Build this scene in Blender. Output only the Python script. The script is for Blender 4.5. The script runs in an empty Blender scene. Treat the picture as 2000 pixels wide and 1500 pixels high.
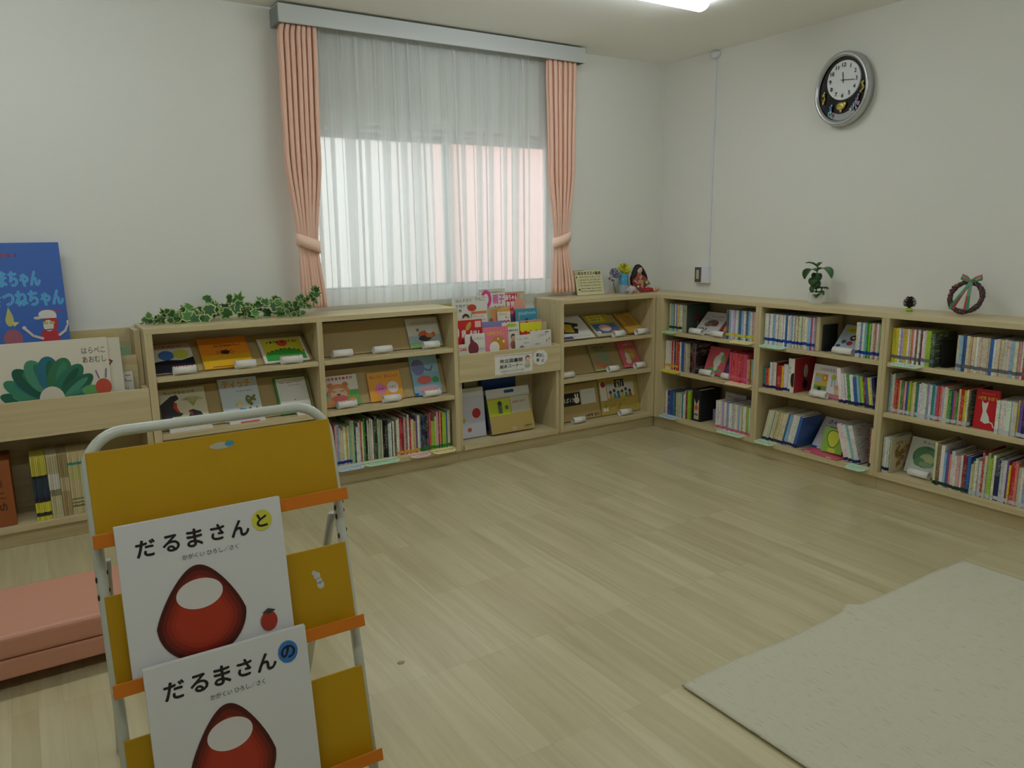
import bpy, bmesh, math, random
from mathutils import Vector, Matrix, Euler
random.seed(7)
PI=math.pi; R=math.radians
SC=bpy.context.scene; COL=SC.collection
# ------------------------------------------------------------------ materials
def s2l(c): return tuple(((v/255)/12.92 if v/255<=.04045 else ((v/255+.055)/1.055)**2.4) for v in c)+(1,)
_M={}
def mat(name,col,rough=.5,metal=0,spec=.4,coat=0,emit=None,es=0,trans=0,bump=None,lin=False):
    if name in _M: return _M[name]
    m=bpy.data.materials.new(name); m.use_nodes=True; nt=m.node_tree; b=nt.nodes['Principled BSDF']
    c=(tuple(col)+(1,))[:4] if lin else s2l(col)
    b.inputs['Base Color'].default_value=c; b.inputs['Roughness'].default_value=rough
    b.inputs['Metallic'].default_value=metal; b.inputs['Specular IOR Level'].default_value=spec
    b.inputs['Coat Weight'].default_value=coat; b.inputs['Coat Roughness'].default_value=.14
    if trans: b.inputs['Transmission Weight'].default_value=trans
    if emit: b.inputs['Emission Color'].default_value=(*emit,1); b.inputs['Emission Strength'].default_value=es
    if bump:
        sc,st=bump; n=nt.nodes.new('ShaderNodeTexNoise'); n.inputs['Scale'].default_value=sc; n.inputs['Detail'].default_value=6
        tc=nt.nodes.new('ShaderNodeTexCoord'); nt.links.new(tc.outputs['Object'],n.inputs['Vector'])
        bp=nt.nodes.new('ShaderNodeBump'); bp.inputs['Strength'].default_value=st; bp.inputs['Distance'].default_value=.002
        nt.links.new(n.outputs['Fac'],bp.inputs['Height']); nt.links.new(bp.outputs['Normal'],b.inputs['Normal'])
    _M[name]=m; return m
def ink(c):                                   # printed colour, from 0-255 sRGB or '#rrggbb'
    if isinstance(c,str): c=tuple(int(c[i:i+2],16) for i in (1,3,5))
    return mat('print_%02x%02x%02x'%tuple(c),c,.42,spec=.35)
def wood(name,base,dark,axis,rough=.42,scale=1.0):
    if name in _M: return _M[name]
    m=mat(name,(0,0,0),rough); nt=m.node_tree; b=nt.nodes['Principled BSDF']; N=nt.nodes.new; L=nt.links.new
    tc=N('ShaderNodeTexCoord'); mp=N('ShaderNodeMapping'); L(tc.outputs['Object'],mp.inputs['Vector'])
    s=[34*scale]*3; s[axis]=1.6*scale; mp.inputs['Scale'].default_value=s
    n=N('ShaderNodeTexNoise'); n.inputs['Scale'].default_value=1.0; n.inputs['Detail'].default_value=5; n.inputs['Distortion'].default_value=.6
    L(mp.outputs[0],n.inputs['Vector'])
    r=N('ShaderNodeValToRGB'); r.color_ramp.elements[0].position=.32; r.color_ramp.elements[1].position=.68
    r.color_ramp.elements[0].color=s2l(dark); r.color_ramp.elements[1].color=s2l(base)
    L(n.outputs['Fac'],r.inputs[0]); L(r.outputs[0],b.inputs['Base Color'])
    return m
OAK,OAKD=(208,193,152),(193,175,133)
WX=lambda: wood('oak_grain_x',OAK,OAKD,0); WY=lambda: wood('oak_grain_y',OAK,OAKD,1); WZ=lambda: wood('oak_grain_z',OAK,OAKD,2)
def spine(c):                                 # paper spine with small vertical printed characters
    k='spine_%02x%02x%02x'%c
    if k in _M: return _M[k]
    m=mat(k,c,.4); nt=m.node_tree; b=nt.nodes['Principled BSDF']; N=nt.nodes.new; L=nt.links.new
    tc=N('ShaderNodeTexCoord'); mp=N('ShaderNodeMapping'); mp.inputs['Scale'].default_value=(330,20,210); L(tc.outputs['Object'],mp.inputs[0])
    oi=N('ShaderNodeObjectInfo'); ad=N('ShaderNodeVectorMath'); ad.operation='ADD'; mul=N('ShaderNodeMath'); mul.operation='MULTIPLY'; mul.inputs[1].default_value=97
    L(oi.outputs['Random'],mul.inputs[0]); L(mp.outputs[0],ad.inputs[0]); L(mul.outputs[0],ad.inputs[1])
    n=N('ShaderNodeTexNoise'); n.inputs['Scale'].default_value=1; n.inputs['Detail'].default_value=1; L(ad.outputs[0],n.inputs['Vector'])
    mp2=N('ShaderNodeMapping'); mp2.inputs['Scale'].default_value=(5,5,16); L(tc.outputs['Object'],mp2.inputs[0])
    ad2=N('ShaderNodeVectorMath'); ad2.operation='ADD'; L(mp2.outputs[0],ad2.inputs[0]); L(mul.outputs[0],ad2.inputs[1])
    n2=N('ShaderNodeTexNoise'); n2.inputs['Scale'].default_value=1; L(ad2.outputs[0],n2.inputs['Vector'])
    r=N('ShaderNodeValToRGB'); r.color_ramp.elements[0].position=.53; r.color_ramp.elements[1].position=.58; L(n.outputs['Fac'],r.inputs[0])
    r2=N('ShaderNodeValToRGB'); r2.color_ramp.elements[0].position=.44; r2.color_ramp.elements[1].position=.5; L(n2.outputs['Fac'],r2.inputs[0])
    mm=N('ShaderNodeMath'); mm.operation='MULTIPLY'; L(r.outputs[0],mm.inputs[0]); L(r2.outputs[0],mm.inputs[1])
    m3=N('ShaderNodeMath'); m3.operation='MULTIPLY'; m3.inputs[1].default_value=.42; L(mm.outputs[0],m3.inputs[0])
    mx=N('ShaderNodeMix'); mx.data_type='RGBA'; lum=sum(c)/3
    mx.inputs['A'].default_value=s2l(c); mx.inputs['B'].default_value=s2l((60,55,70) if lum>105 else (225,215,190))
    L(m3.outputs[0],mx.inputs['Factor']); L(mx.outputs['Result'],b.inputs['Base Color'])
    return m
PAGES=lambda: mat('book_pages',(226,220,200),.8,bump=(400,.3))
WHITE=lambda: mat('white_paper',(232,230,222),.55)
# ------------------------------------------------------------------ mesh builder
class MB:
    def __init__(s): s.v=[];s.f=[];s.m=[];s.mats=[];s.sm=[]
    def mi(s,m):
        if m not in s.mats: s.mats.append(m)
        return s.mats.index(m)
    def add(s,vs,fs,m,smooth=False):
        b=len(s.v); s.v+= [tuple(v) for v in vs]; i=s.mi(m)
        for f in fs: s.f.append(tuple(b+k for k in f)); s.m.append(i); s.sm.append(smooth)
    def box(s,x0,y0,z0,x1,y1,z1,m,T=None):
        vs=[Vector((x,y,z)) for z in (z0,z1) for y in (y0,y1) for x in (x0,x1)]
        if T: vs=[T@v for v in vs]
        s.add(vs,[(0,2,3,1),(4,5,7,6),(0,1,5,4),(2,6,7,3),(0,4,6,2),(1,3,7,5)],m); return s
    def tube(s,pts,r,m,n=10,cap=True):
        pts=[Vector(p) for p in pts]; rs=r if isinstance(r,(list,tuple)) else [r]*len(pts); rings=[]; up=None
        for i,p in enumerate(pts):
            d=(pts[min(i+1,len(pts)-1)]-pts[max(i-1,0)]).normalized()
            if up is None: up=Vector((0,0,1)) if abs(d.z)<.9 else Vector((1,0,0))
            a=d.cross(up).normalized(); up=a.cross(d).normalized()
            rings.append([p+(a*math.cos(2*PI*k/n)+up*math.sin(2*PI*k/n))*rs[i] for k in range(n)])
        vs=[v for ring in rings for v in ring]; fs=[]
        for i in range(len(pts)-1):
            for k in range(n): fs.append((i*n+k,i*n+(k+1)%n,(i+1)*n+(k+1)%n,(i+1)*n+k))
        if cap: fs.append(tuple(range(n-1,-1,-1))); fs.append(tuple((len(pts)-1)*n+k for k in range(n)))
        s.add(vs,fs,m,True); return s
    def lathe(s,prof,m,c=(0,0,0),n=24,sx=1,sy=1,T=None):
        vs=[];fs=[]
        for (r,z) in prof:
            for k in range(n):
                v=Vector((c[0]+r*sx*math.cos(2*PI*k/n),c[1]+r*sy*math.sin(2*PI*k/n),c[2]+z)); vs.append(T@v if T else v)
        for i in range(len(prof)-1):
            for k in range(n): fs.append((i*n+k,i*n+(k+1)%n,(i+1)*n+(k+1)%n,(i+1)*n+k))
        s.add(vs,fs,m,True); return s
    def ball(s,c,r,m,n=14,T=None):
        rx,ry,rz=r if isinstance(r,(tuple,list)) else (r,r,r)
        pr=[(max(math.sin(PI*i/n),1e-4),-math.cos(PI*i/n)) for i in range(n+1)]; vs=[];fs=[];k2=n+4
        for (a,b) in pr:
            for k in range(k2):
                v=Vector((a*rx*math.cos(2*PI*k/k2),a*ry*math.sin(2*PI*k/k2),b*rz)); v=(T@v if T else v)+Vector(c); vs.append(v)
        for i in range(n):
            for k in range(k2): fs.append((i*k2+k,i*k2+(k+1)%k2,(i+1)*k2+(k+1)%k2,(i+1)*k2+k))
        s.add(vs,fs,m,True); return s
    def build(s,name,parent=None,bevel=0,seg=2,subd=0,solid=0,weld=False):
        me=bpy.data.meshes.new(name); me.from_pydata(s.v,[],s.f)
        for m in s.mats: me.materials.append(m)
        me.polygons.foreach_set('material_index',s.m); me.polygons.foreach_set('use_smooth',s.sm); me.update()
        o=bpy.data.objects.new(name,me); COL.objects.link(o)
        if parent: o.parent=parent
        if solid:
            k=o.modifiers.new('t','SOLIDIFY'); k.thickness=solid; k.offset=0
        if bevel:
            k=o.modifiers.new('b','BEVEL'); k.width=bevel; k.segments=seg; k.limit_method='ANGLE'; k.angle_limit=R(40)
        if subd:
            k=o.modifiers.new('s','SUBSURF'); k.levels=subd; k.render_levels=subd
        return o
def box(name,p,m,parent=None,bevel=0): return MB().box(*p,m).build(name,parent,bevel)
def thing(name,label,cat,loc=(0,0,0),rot=(0,0,0),group=None):
    o=bpy.data.objects.new(name,None); COL.objects.link(o); o.location=loc; o.rotation_euler=rot; o.empty_display_size=.05
    o['label']=label; o['category']=cat
    if group: o['group']=group
    return o
def tag(o,label,cat,group=None,kind=None):
    o['label']=label; o['category']=cat
    if group:o['group']=group
    if kind:o['kind']=kind
    return o
def struct(o): o['kind']='structure'; return o
# ------------------------------------------------------------------ lettering and printed art
_T={}
def glyphs(txt):
    if txt in _T: return _T[txt]
    c=bpy.data.curves.new('lettering','FONT'); c.body=txt; c.size=1; c.resolution_u=3; c.align_x='CENTER'; c.align_y='CENTER'
    o=bpy.data.objects.new('lettering',c); COL.objects.link(o); dg=bpy.context.evaluated_depsgraph_get(); dg.update()
    me=bpy.data.meshes.new_from_object(o.evaluated_get(dg)); vs=[(v.co.x,v.co.y) for v in me.vertices]; fs=[tuple(p.vertices) for p in me.polygons]
    bpy.data.objects.remove(o); bpy.data.curves.remove(c); bpy.data.meshes.remove(me)
    if vs:
        xs=[v[0] for v in vs]; ys=[v[1] for v in vs]; mx=(min(xs)+max(xs))/2; my=(min(ys)+max(ys))/2
        vs=[(x-mx,y-my) for x,y in vs]; wd=max(xs)-min(xs)
    else: wd=1
    _T[txt]=(vs,fs,wd); return _T[txt]
class Art:
    """flat print on a sheet w x h; x to the side, z up, printed face towards -y"""
    def __init__(s,w,h,y=0): s.w=w;s.h=h;s.y=y;s.k=0;s.mb=MB()
    def poly(s,pts,c,nolayer=False):
        if not nolayer: s.k+=1
        y=s.y-.00025-.00012*s.k; n=len(pts)
        s.mb.add([(min(max(x,0),1)*s.w,y,min(max(z,0),1)*s.h) for x,z in pts],[tuple(range(n))],ink(c)); return s
    def rect(s,x0,z0,x1,z1,c): return s.poly([(x0,z0),(x1,z0),(x1,z1),(x0,z1)],c)
    def ell(s,cx,cz,rx,rz,c,rot=0,n=22,a0=0,a1=2*PI):
        p=[]; 
        for k in range(n):
            t=a0+(a1-a0)*k/(n if a1-a0>6.2 else n-1); u,v=rx*math.cos(t),rz*math.sin(t)
            p.append((cx+u*math.cos(rot)-v*math.sin(rot),cz+u*math.sin(rot)+v*math.cos(rot)))
        return s.poly(p,c)
    def line(s,pts,wd,c):
        s.k+=1
        for i in range(len(pts)-1):
            a=Vector((pts[i][0]*s.w,pts[i][1]*s.h)); b=Vector((pts[i+1][0]*s.w,pts[i+1][1]*s.h)); d=b-a
            if d.length<1e-6: continue
            n=Vector((-d.y,d.x)).normalized()*wd*s.h/2; e=d.normalized()*wd*s.h*.3
            q=[a-n-e,b-n+e,b+n+e,a+n-e]; s.poly([(v.x/s.w,v.y/s.h) for v in q],c,True)
        return s
    def text(s,t,cx,cz,size,c,rot=0,wid=None,bold=0):
        vs,fs,wd=glyphs(t); s.k+=1; sz=size*s.h; sx=sz if wid is None else wid*s.w/wd
        y=s.y-.00025-.00012*s.k; cr,sr=math.cos(rot),math.sin(rot)
        for dx,dz in ([(0,0)] if not bold else [(-bold,0),(bold,0),(0,bold),(0,-bold)]):
            out=[]
            for (x,z) in vs:
                x,z=x*sx+dx*s.h,z*sz+dz*s.h; out.append((cx*s.w+x*cr-z*sr,y,cz*s.h+x*sr+z*cr))
            s.mb.add(out,fs,ink(c)); y-=.00001
        return s
    def marks(s,x0,x1,z,c,hz=.03,n=9,seed=1,skew=0):   # a line of writing too small to read
        r=random.Random(seed); s.k+=1; st=(x1-x0)/n
        for i in range(n):
            a=x0+st*i; zz=z+skew*(a-x0); w=st*.62; t=hz*.22
            for _ in range(3):
                if r.random()<.5:
                    u=zz+(r.random()-.5)*hz; s.poly([(a,u-t/2),(a+w,u-t/2+r.uniform(-.2,.2)*hz),(a+w,u+t/2+r.uniform(-.2,.2)*hz),(a,u+t/2)],c,True)
                else:
                    u=a+r.random()*w; tw=t*s.h/s.w; s.poly([(u,zz-hz/2),(u+tw,zz-hz/2),(u+tw+r.uniform(-.2,.2)*w,zz+hz/2),(u+r.uniform(-.2,.2)*w,zz+hz/2)],c,True)
        return s
    def build(s,name,parent): return s.mb.build(name,parent) if s.mb.v else None
def rgb(c): return tuple(int(c[i:i+2],16) for i in (1,3,5)) if isinstance(c,str) else c
def face_book(name,label,cat,w,h,th,col,art,loc,lean=0,yaw=0,roll=0,pages=True,group=None,base='#e8e6de'):
    """a book or sheet shown face out; origin at the lower front corner; lean tips the head back"""
    t=thing(name,label,cat,loc,(0,0,0),group)
    dz=(th+.0004)*math.sin(max(lean,0)); t.matrix_world=Matrix.Translation((loc[0],loc[1],loc[2]+dz))@Matrix.Rotation(yaw,4,'Z')@Matrix.Rotation(-lean,4,'X')@Matrix.Rotation(roll,4,'Y')
    cm=ink(rgb(col)); c=MB()
    if pages and th>.003:
        k=.0018
        c.box(0,0,0,w,k,h,cm).box(0,th-k,0,w,th,h,cm).box(0,k,0,k,th-k,h,cm); cv=c.build('cover',t,.0006)
        box('pages',(k,k,.003,w-.003,th-k,h-.003),PAGES(),t)
    else: cv=c.box(0,0,0,w,th,h,cm).build('cover' if pages else 'sheet',t,.0003)
    a=Art(w,h); art(a); a.build('cover_print' if pages else 'print',cv)
    return t
LAMP=21.5; SKY=2.9; EXPO=0.0
# ================================================================== THE ROOM
XL,YF,CH=-6.4,-6.2,2.40; D=.287; H=.90
def plaster(name,c,st=.35):
    return mat(name,c,.85,spec=.2,bump=(260,st))
WALL=plaster('wallpaper_white',(226,226,219)); CEIL=plaster('ceiling_white',(246,245,240),.25)
WX0,WX1,WZ0,WZ1=-2.50,-.86,.945,1.888                      # window opening in the back wall
b=MB()
for q in [(XL-.15,0,0,WX0,.16,CH),(WX1,0,0,.15,.16,CH),(WX0,0,0,WX1,.16,WZ0),(WX0,0,WZ1,WX1,.16,CH)]: b.box(*q,WALL)
struct(b.build('wall_back')); struct(box('wall_right',(0,YF,0,.15,0,CH),WALL)); struct(box('wall_left',(XL-.15,YF,0,XL,0,CH),WALL))
struct(box('wall_front',(XL-.15,YF-.15,0,.15,YF,CH),WALL)); struct(box('ceiling',(XL-.15,YF-.15,CH,.15,.16,CH+.1),CEIL))
def floor_mat():
    m=mat('laminate_floor',(0,0,0),.36,spec=.5,coat=.5); nt=m.node_tree; b=nt.nodes['Principled BSDF']; b.inputs['Coat Roughness'].default_value=.27; N=nt.nodes.new; L=nt.links.new
    tc=N('ShaderNodeTexCoord'); mp=N('ShaderNodeMapping'); mp.inputs['Rotation'].default_value=(0,0,R(90)); L(tc.outputs['Object'],mp.inputs[0])
    br=N('ShaderNodeTexBrick'); br.offset=.37; br.offset_frequency=1; br.inputs['Scale'].default_value=1; br.inputs['Brick Width'].default_value=.46; br.inputs['Row Height'].default_value=.062
    br.inputs['Mortar Size'].default_value=.0007; br.inputs['Mortar Smooth'].default_value=.4; br.inputs['Bias'].default_value=0
    br.inputs['Color1'].default_value=s2l((200,190,152)); br.inputs['Color2'].default_value=s2l((186,174,135)); br.inputs['Mortar'].default_value=s2l((178,165,126)); L(mp.outputs[0],br.inputs['Vector'])
    m2=N('ShaderNodeMapping'); m2.inputs['Scale'].default_value=(30,1.7,30); L(tc.outputs['Object'],m2.inputs[0])
    n=N('ShaderNodeTexNoise'); n.inputs['Scale'].default_value=1; n.inputs['Detail'].default_value=6; n.inputs['Distortion'].default_value=.9; L(m2.outputs[0],n.inputs['Vector'])
    r=N('ShaderNodeValToRGB'); r.color_ramp.elements[0].position=.3; r.color_ramp.elements[0].color=(.84,.82,.77,1); r.color_ramp.elements[1].position=.62; r.color_ramp.elements[1].color=(1.06,1.06,1.06,1); L(n.outputs['Fac'],r.inputs[0])
    mx=N('ShaderNodeMix'); mx.data_type='RGBA'; mx.blend_type='MULTIPLY'; mx.inputs['Factor'].default_value=.75; L(br.outputs['Color'],mx.inputs['A']); L(r.outputs[0],mx.inputs['B']); L(mx.outputs['Result'],b.inputs['Base Color'])
    bp=N('ShaderNodeBump'); bp.inputs['Strength'].default_value=.12; bp.inputs['Distance'].default_value=.001; L(n.outputs['Fac'],bp.inputs['Height']); L(bp.outputs[0],b.inputs['Normal'])
    rr=N('ShaderNodeMapRange'); rr.inputs['To Min'].default_value=.26; rr.inputs['To Max'].default_value=.38; L(n.outputs['Fac'],rr.inputs[0]); L(rr.outputs[0],b.inputs['Roughness'])
    return m
struct(box('floor',(XL-.15,YF-.15,-.1,.15,.16,0),floor_mat()))
# window: aluminium frame, two sliding sashes with frosted panes
ALU=mat('white_aluminium',(215,217,216),.4,spec=.5)
fr=MB(); x0,x1,z0,z1=WX0,WX1,WZ0,WZ1; t=.035
for q in [(x0,.05,z0,x1,.13,z0+t),(x0,.05,z1-t,x1,.13,z1),(x0,.05,z0+t,x0+t,.13,z1-t),(x1-t,.05,z0+t,x1,.13,z1-t)]: fr.box(*q,ALU)
win=struct(fr.build('window_1'))
fm=bpy.data.materials.new('frosted_glass'); fm.use_nodes=True; nt=fm.node_tree; nt.nodes.clear(); N=nt.nodes.new
o_=N('ShaderNodeOutputMaterial'); tr=N('ShaderNodeBsdfTransparent'); tl=N('ShaderNodeBsdfTranslucent'); gl=N('ShaderNodeBsdfGlossy'); gl.inputs['Roughness'].default_value=.3
tr.inputs[0].default_value=(.93,.96,.95,1); tl.inputs[0].default_value=(.9,.93,.92,1)
m1=N('ShaderNodeMixShader'); m1.inputs[0].default_value=.3; m2=N('ShaderNodeMixShader'); m2.inputs[0].default_value=.06
nt.links.new(tr.outputs[0],m1.inputs[1]); nt.links.new(tl.outputs[0],m1.inputs[2]); nt.links.new(m1.outputs[0],m2.inputs[1]); nt.links.new(gl.outputs[0],m2.inputs[2]); nt.links.new(m2.outputs[0],o_.inputs[0])
xm=-1.63
for a,c,y in ((x0+t,xm+.025,.095),(xm-.025,x1-t,.065)):
    s=MB(); k=.035
    for q in [(a,y,z0+t,c,y+.022,z0+t+k),(a,y,z1-t-k,c,y+.022,z1-t),(a,y,z0+t+k,a+k,y+.022,z1-t-k),(c-k,y,z0+t+k,c,y+.022,z1-t-k)]: s.box(*q,ALU)
    s=s.build('window_sash',win); box('window_pane',(a+k,y+.009,z0+t+k,c-k,y+.013,z1-t-k),fm,s)
# what stands outside: the pink flank of the next building and a pale block wall
PINK=mat('pink_render',(238,168,156),.9,bump=(40,.3)); CREAM=mat('cream_render',(236,237,226),.9,bump=(40,.3))
t=thing('neighbouring_building','pink rendered neighbouring building seen through the curtained window','building',(0,0,0))
MB().box(-.30,2.3,-.3,3.2,2.9,3.2,PINK).build('flank_wall',t); MB().box(-.36,2.2,3.2,3.3,3.0,3.34,mat('roof_edge',(150,150,150),.7)).build('roof_edge',t)
tag(box('garden_wall',(-9,3.4,-.3,2.2,3.55,2.9),CREAM),'pale cream outdoor wall seen through the window half beside the ivy','outdoor wall')
g=struct(box('outside_ground',(-9,.16,-.32,5,8,-.3),mat('outside_concrete',(170,168,160),.9)))
# curtain box over the window
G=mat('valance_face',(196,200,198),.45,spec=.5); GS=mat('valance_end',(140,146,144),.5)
t=thing('curtain_box','long pale grey curtain box fixed over the window','curtain box',(-1.705,0,2.305))
MB().box(-.925,-.145,0,.925,-.133,.085,G).box(-.925,-.133,.079,.925,-.002,.085,G).build('fascia_board',t,.002)
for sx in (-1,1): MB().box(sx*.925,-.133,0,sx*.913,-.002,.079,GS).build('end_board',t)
rl=MB()
for y in (-.105,-.055): rl.tube([(-.9,y,.05),(.9,y,.05)],.008,ALU,8)
for x in (-.8,-.4,0,.4,.8): rl.box(x-.012,-.115,.058,x+.012,-.004,.066,ALU)
rl.build('curtain_rail',t)
# sheer curtain, two panels with a hem
def sheer_mat(name,dens):
    m=bpy.data.materials.new(name); m.use_nodes=True; nt=m.node_tree; nt.nodes.clear(); N=nt.nodes.new; L=nt.links.new
    o=N('ShaderNodeOutputMaterial'); tr=N('ShaderNodeBsdfTransparent'); tl=N('ShaderNodeBsdfTranslucent'); df=N('ShaderNodeBsdfDiffuse')
    for n in (tl,df): n.inputs[0].default_value=(.86,.88,.87,1)
    a=N('ShaderNodeMixShader'); a.inputs[0].default_value=.5; L(df.outputs[0],a.inputs[1]); L(tl.outputs[0],a.inputs[2])
    tc=N('ShaderNodeTexCoord'); mp=N('ShaderNodeMapping'); mp.inputs['Scale'].default_value=(260,0,0); L(tc.outputs['UV'],mp.inputs[0])
    nz=N('ShaderNodeTexNoise'); nz.inputs['Scale'].default_value=1; nz.inputs['Detail'].default_value=3; L(mp.outputs[0],nz.inputs['Vector'])
    mr=N('ShaderNodeMapRange'); mr.inputs['From Min'].default_value=.3; mr.inputs['From Max'].default_value=.7; mr.inputs['To Min'].default_value=dens-.05; mr.inputs['To Max'].default_value=min(dens+.06,.97); L(nz.outputs['Fac'],mr.inputs[0])
    b=N('ShaderNodeMixShader'); L(mr.outputs[0],b.inputs[0]); L(tr.outputs[0],b.inputs[1]); L(a.outputs[0],b.inputs[2]); L(b.outputs[0],o.inputs[0]); return m
def cloth(name,fn,nu,nv,m,parent,solid=0):
    vs=[];uv=[]
    for j in range(nv+1):
        for i in range(nu+1): u,v=i/nu,j/nv; vs.append(fn(u,v)); uv.append((u,v))
    fs=[(j*(nu+1)+i,j*(nu+1)+i+1,(j+1)*(nu+1)+i+1,(j+1)*(nu+1)+i) for j in range(nv) for i in range(nu)]
    me=bpy.data.meshes.new(name); me.from_pydata(vs,[],fs); me.materials.append(m); l=me.uv_layers.new(name='UVMap')
    for p in me.polygons:
        p.use_smooth=True
        for k in p.loop_indices: l.data[k].uv=uv[me.loops[k].vertex_index]
    o=bpy.data.objects.new(name,me); COL.objects.link(o); o.parent=parent
    if solid: k=o.modifiers.new('t','SOLIDIFY'); k.thickness=solid; k.offset=0
    return o
SH=sheer_mat('sheer_voile',.50); SHH=sheer_mat('sheer_voile_hem',.8)
def sheer_fn(xa,xb,zt,zb,seed,nf):
    r=random.Random(seed); fr=[(r.uniform(.75,1.3)) for _ in range(nf)]; tot=sum(fr); cum=[0]
    for f in fr: cum.append(cum[-1]+f/tot)
    amp=[r.uniform(.5,1.1) for _ in fr]
    def fn(u,v):
        k=min(int(sum(1 for c in cum[1:-1] if u>=c)),nf-1); p=(u-cum[k])/(cum[k+1]-cum[k]); a=amp[k]
        w=v**.5; fold=a*.030*math.sin(2*PI*p+.0); over=a*.030*math.sin(4*PI*p)+a*.020*math.sin(2*PI*p+1.2)
        x=xa+(xb-xa)*u+over*(1-.25*v)+.012*math.sin(5*u+seed)*v; z=zt+(zb-zt)*v
        return (x,-.055+fold*(.55+.45*w)*(.6 if v<.04 else 1),z)
    return fn
for i,(xa,xb,seed,zb) in enumerate([(-2.47,-1.706,3,.93),(-1.698,-.955,8,.93)]):
    t=thing('sheer_curtain',['thin white sheer curtain panel covering the half of the window beside the ivy','thin white sheer curtain panel covering the half of the window near the handwritten notice'][i],'curtain',(0,0,0))
    sc_=cloth('sheer_cloth',sheer_fn(xa,xb,2.33,1.015,seed,8),420,24,SH,t)
    f=sheer_fn(xa,xb,2.33,zb,seed,8); c=(2.33-1.015)/(2.33-zb)
    cloth('bottom_hem',lambda u,v:f(u,c+(1-c)*v),420,3,SHH,sc_)
# pink drapes with tiebacks
DR=mat('peach_drape',(255,218,196),.8,spec=.15); nt=DR.node_tree; bs=nt.nodes['Principled BSDF']; tl=nt.nodes.new('ShaderNodeBsdfTranslucent'); tl.inputs[0].default_value=s2l((252,196,170)); mx=nt.nodes.new('ShaderNodeMixShader'); mx.inputs[0].default_value=.22
nt.links.new(bs.outputs[0],mx.inputs[1]); nt.links.new(tl.outputs[0],mx.inputs[2]); nt.links.new(mx.outputs[0],nt.nodes['Material Output'].inputs[0])
def lerp(t,pts):
    for (a,va),(b_,vb) in zip(pts,pts[1:]):
        if t<=b_:
            k=(t-a)/(b_-a); k=k*k*(3-2*k); return va+(vb-va)*k
    return pts[-1][1]
def drape(L_,R_,ztie,nf,seed,label,knot):
    # L_,R_: edges against depth v (0 top .. 1 bottom)
    t=thing('drape_curtain',label,'curtain',(0,0,0),group='peach drapes at the window'); r=random.Random(seed); ph=[r.uniform(-.5,.5) for _ in range(nf+1)]
    zt,zb=2.335,.93; vt=(zt-ztie)/(zt-zb)
    def fn(u,v):
        a,b=lerp(v,L_),lerp(v,R_); w=b-a; q=u*nf; k=int(q); th=2*PI*q+ph[min(k,nf)]*.6*math.sin(PI*(q-k))
        tight=1-.55*math.exp(-((v-vt)/.07)**2); am=.018*tight*(.75+.25*math.sin(k*2.4))
        pin=1 if v>.05 else .55+.45*v/.05
        return (a+w*u+.006*math.sin(2*th),-.105+am*math.cos(th)*pin,zt+(zb-zt)*v)
    dc_=cloth('drape_cloth',fn,nf*22,46,DR,t,.0012)
    xa,xb=lerp(vt,L_),lerp(vt,R_); m=MB(); n=28; c=((xa+xb)/2,-.105); hw=(xb-xa)/2+.008
    vs=[];ring=[]
    for k in range(n):
        a=2*PI*k/n; sl=knot*.022*math.cos(a)
        for dz in (-.03,.03): vs.append((c[0]+hw*math.cos(a),c[1]+.036*math.sin(a),ztie+sl+dz))
    m.add(vs,[(2*k,2*((k+1)%n),2*((k+1)%n)+1,2*k+1) for k in range(n)],mat('peach_tieback',(252,214,192),.75),True); m.build('tieback',dc_,solid=.003)
    return t
vt=.77
drape([(0,-2.611),(.06,-2.628),(.45,-2.632),(vt-.02,-2.592),(vt+.05,-2.59),(1,-2.592)],[(0,-2.432),(.45,-2.445),(vt-.02,-2.487),(vt+.03,-2.487),(1,-2.462)],1.262,7,2,'peach pleated drape tied back beside the ivy garland',-1)
drape([(0,-1.035),(.45,-1.02),(vt-.02,-.982),(vt+.03,-.982),(1,-.992)],[(0,-.812),(.45,-.825),(vt-.02,-.872),(vt+.03,-.872),(1,-.822)],1.262,6,5,'peach pleated drape tied back beside the handwritten notice',1)
# ceiling lamps
LED=bpy.data.materials.new('led_diffuser'); LED.use_nodes=True; LED.node_tree.nodes['Principled BSDF'].inputs['Base Color'].default_value=(.9,.9,.9,1)
LED.node_tree.nodes['Principled BSDF'].inputs['Emission Color'].default_value=(.92,1,1.03,1); LED.node_tree.nodes['Principled BSDF'].inputs['Emission Strength'].default_value=LAMP
def lamp(x,y,label):
    t=thing('ceiling_light',label,'ceiling light',(x,y,CH),group='linear ceiling lights'); m=MB(); n=10; prof=[(.047*math.cos(PI*k/n),-.012-.045*math.sin(PI*k/n)) for k in range(n+1)]
    box('base_plate',(-.62,-.052,-.014,.62,.052,-.001),mat('lamp_base',(225,225,222),.5),t)
    L_=.625; vs=[];fs=[]
    for s_ in (-L_,-L_+.02,L_-.02,L_):
        k_=.8 if abs(s_)==L_ else 1
        vs+=[(s_,a*k_,-.014+(z+.014)*k_) for a,z in prof]
    for i in range(3): fs+=[(i*(n+1)+k,i*(n+1)+k+1,(i+1)*(n+1)+k+1,(i+1)*(n+1)+k) for k in range(n)]
    fs.append(tuple(range(n,-1,-1))); fs.append(tuple(3*(n+1)+k for k in range(n+1)))
    m.add(vs,fs,LED,True); m.build('diffuser',t)
lamp(-1.49,-1.18,'long lit white ceiling light near the window corner')
for x,y in ((-4.0,-1.18),(-1.49,-3.3),(-4.0,-3.3)): lamp(x,y,'long lit white ceiling light above the open floor outside the photo')
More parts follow.
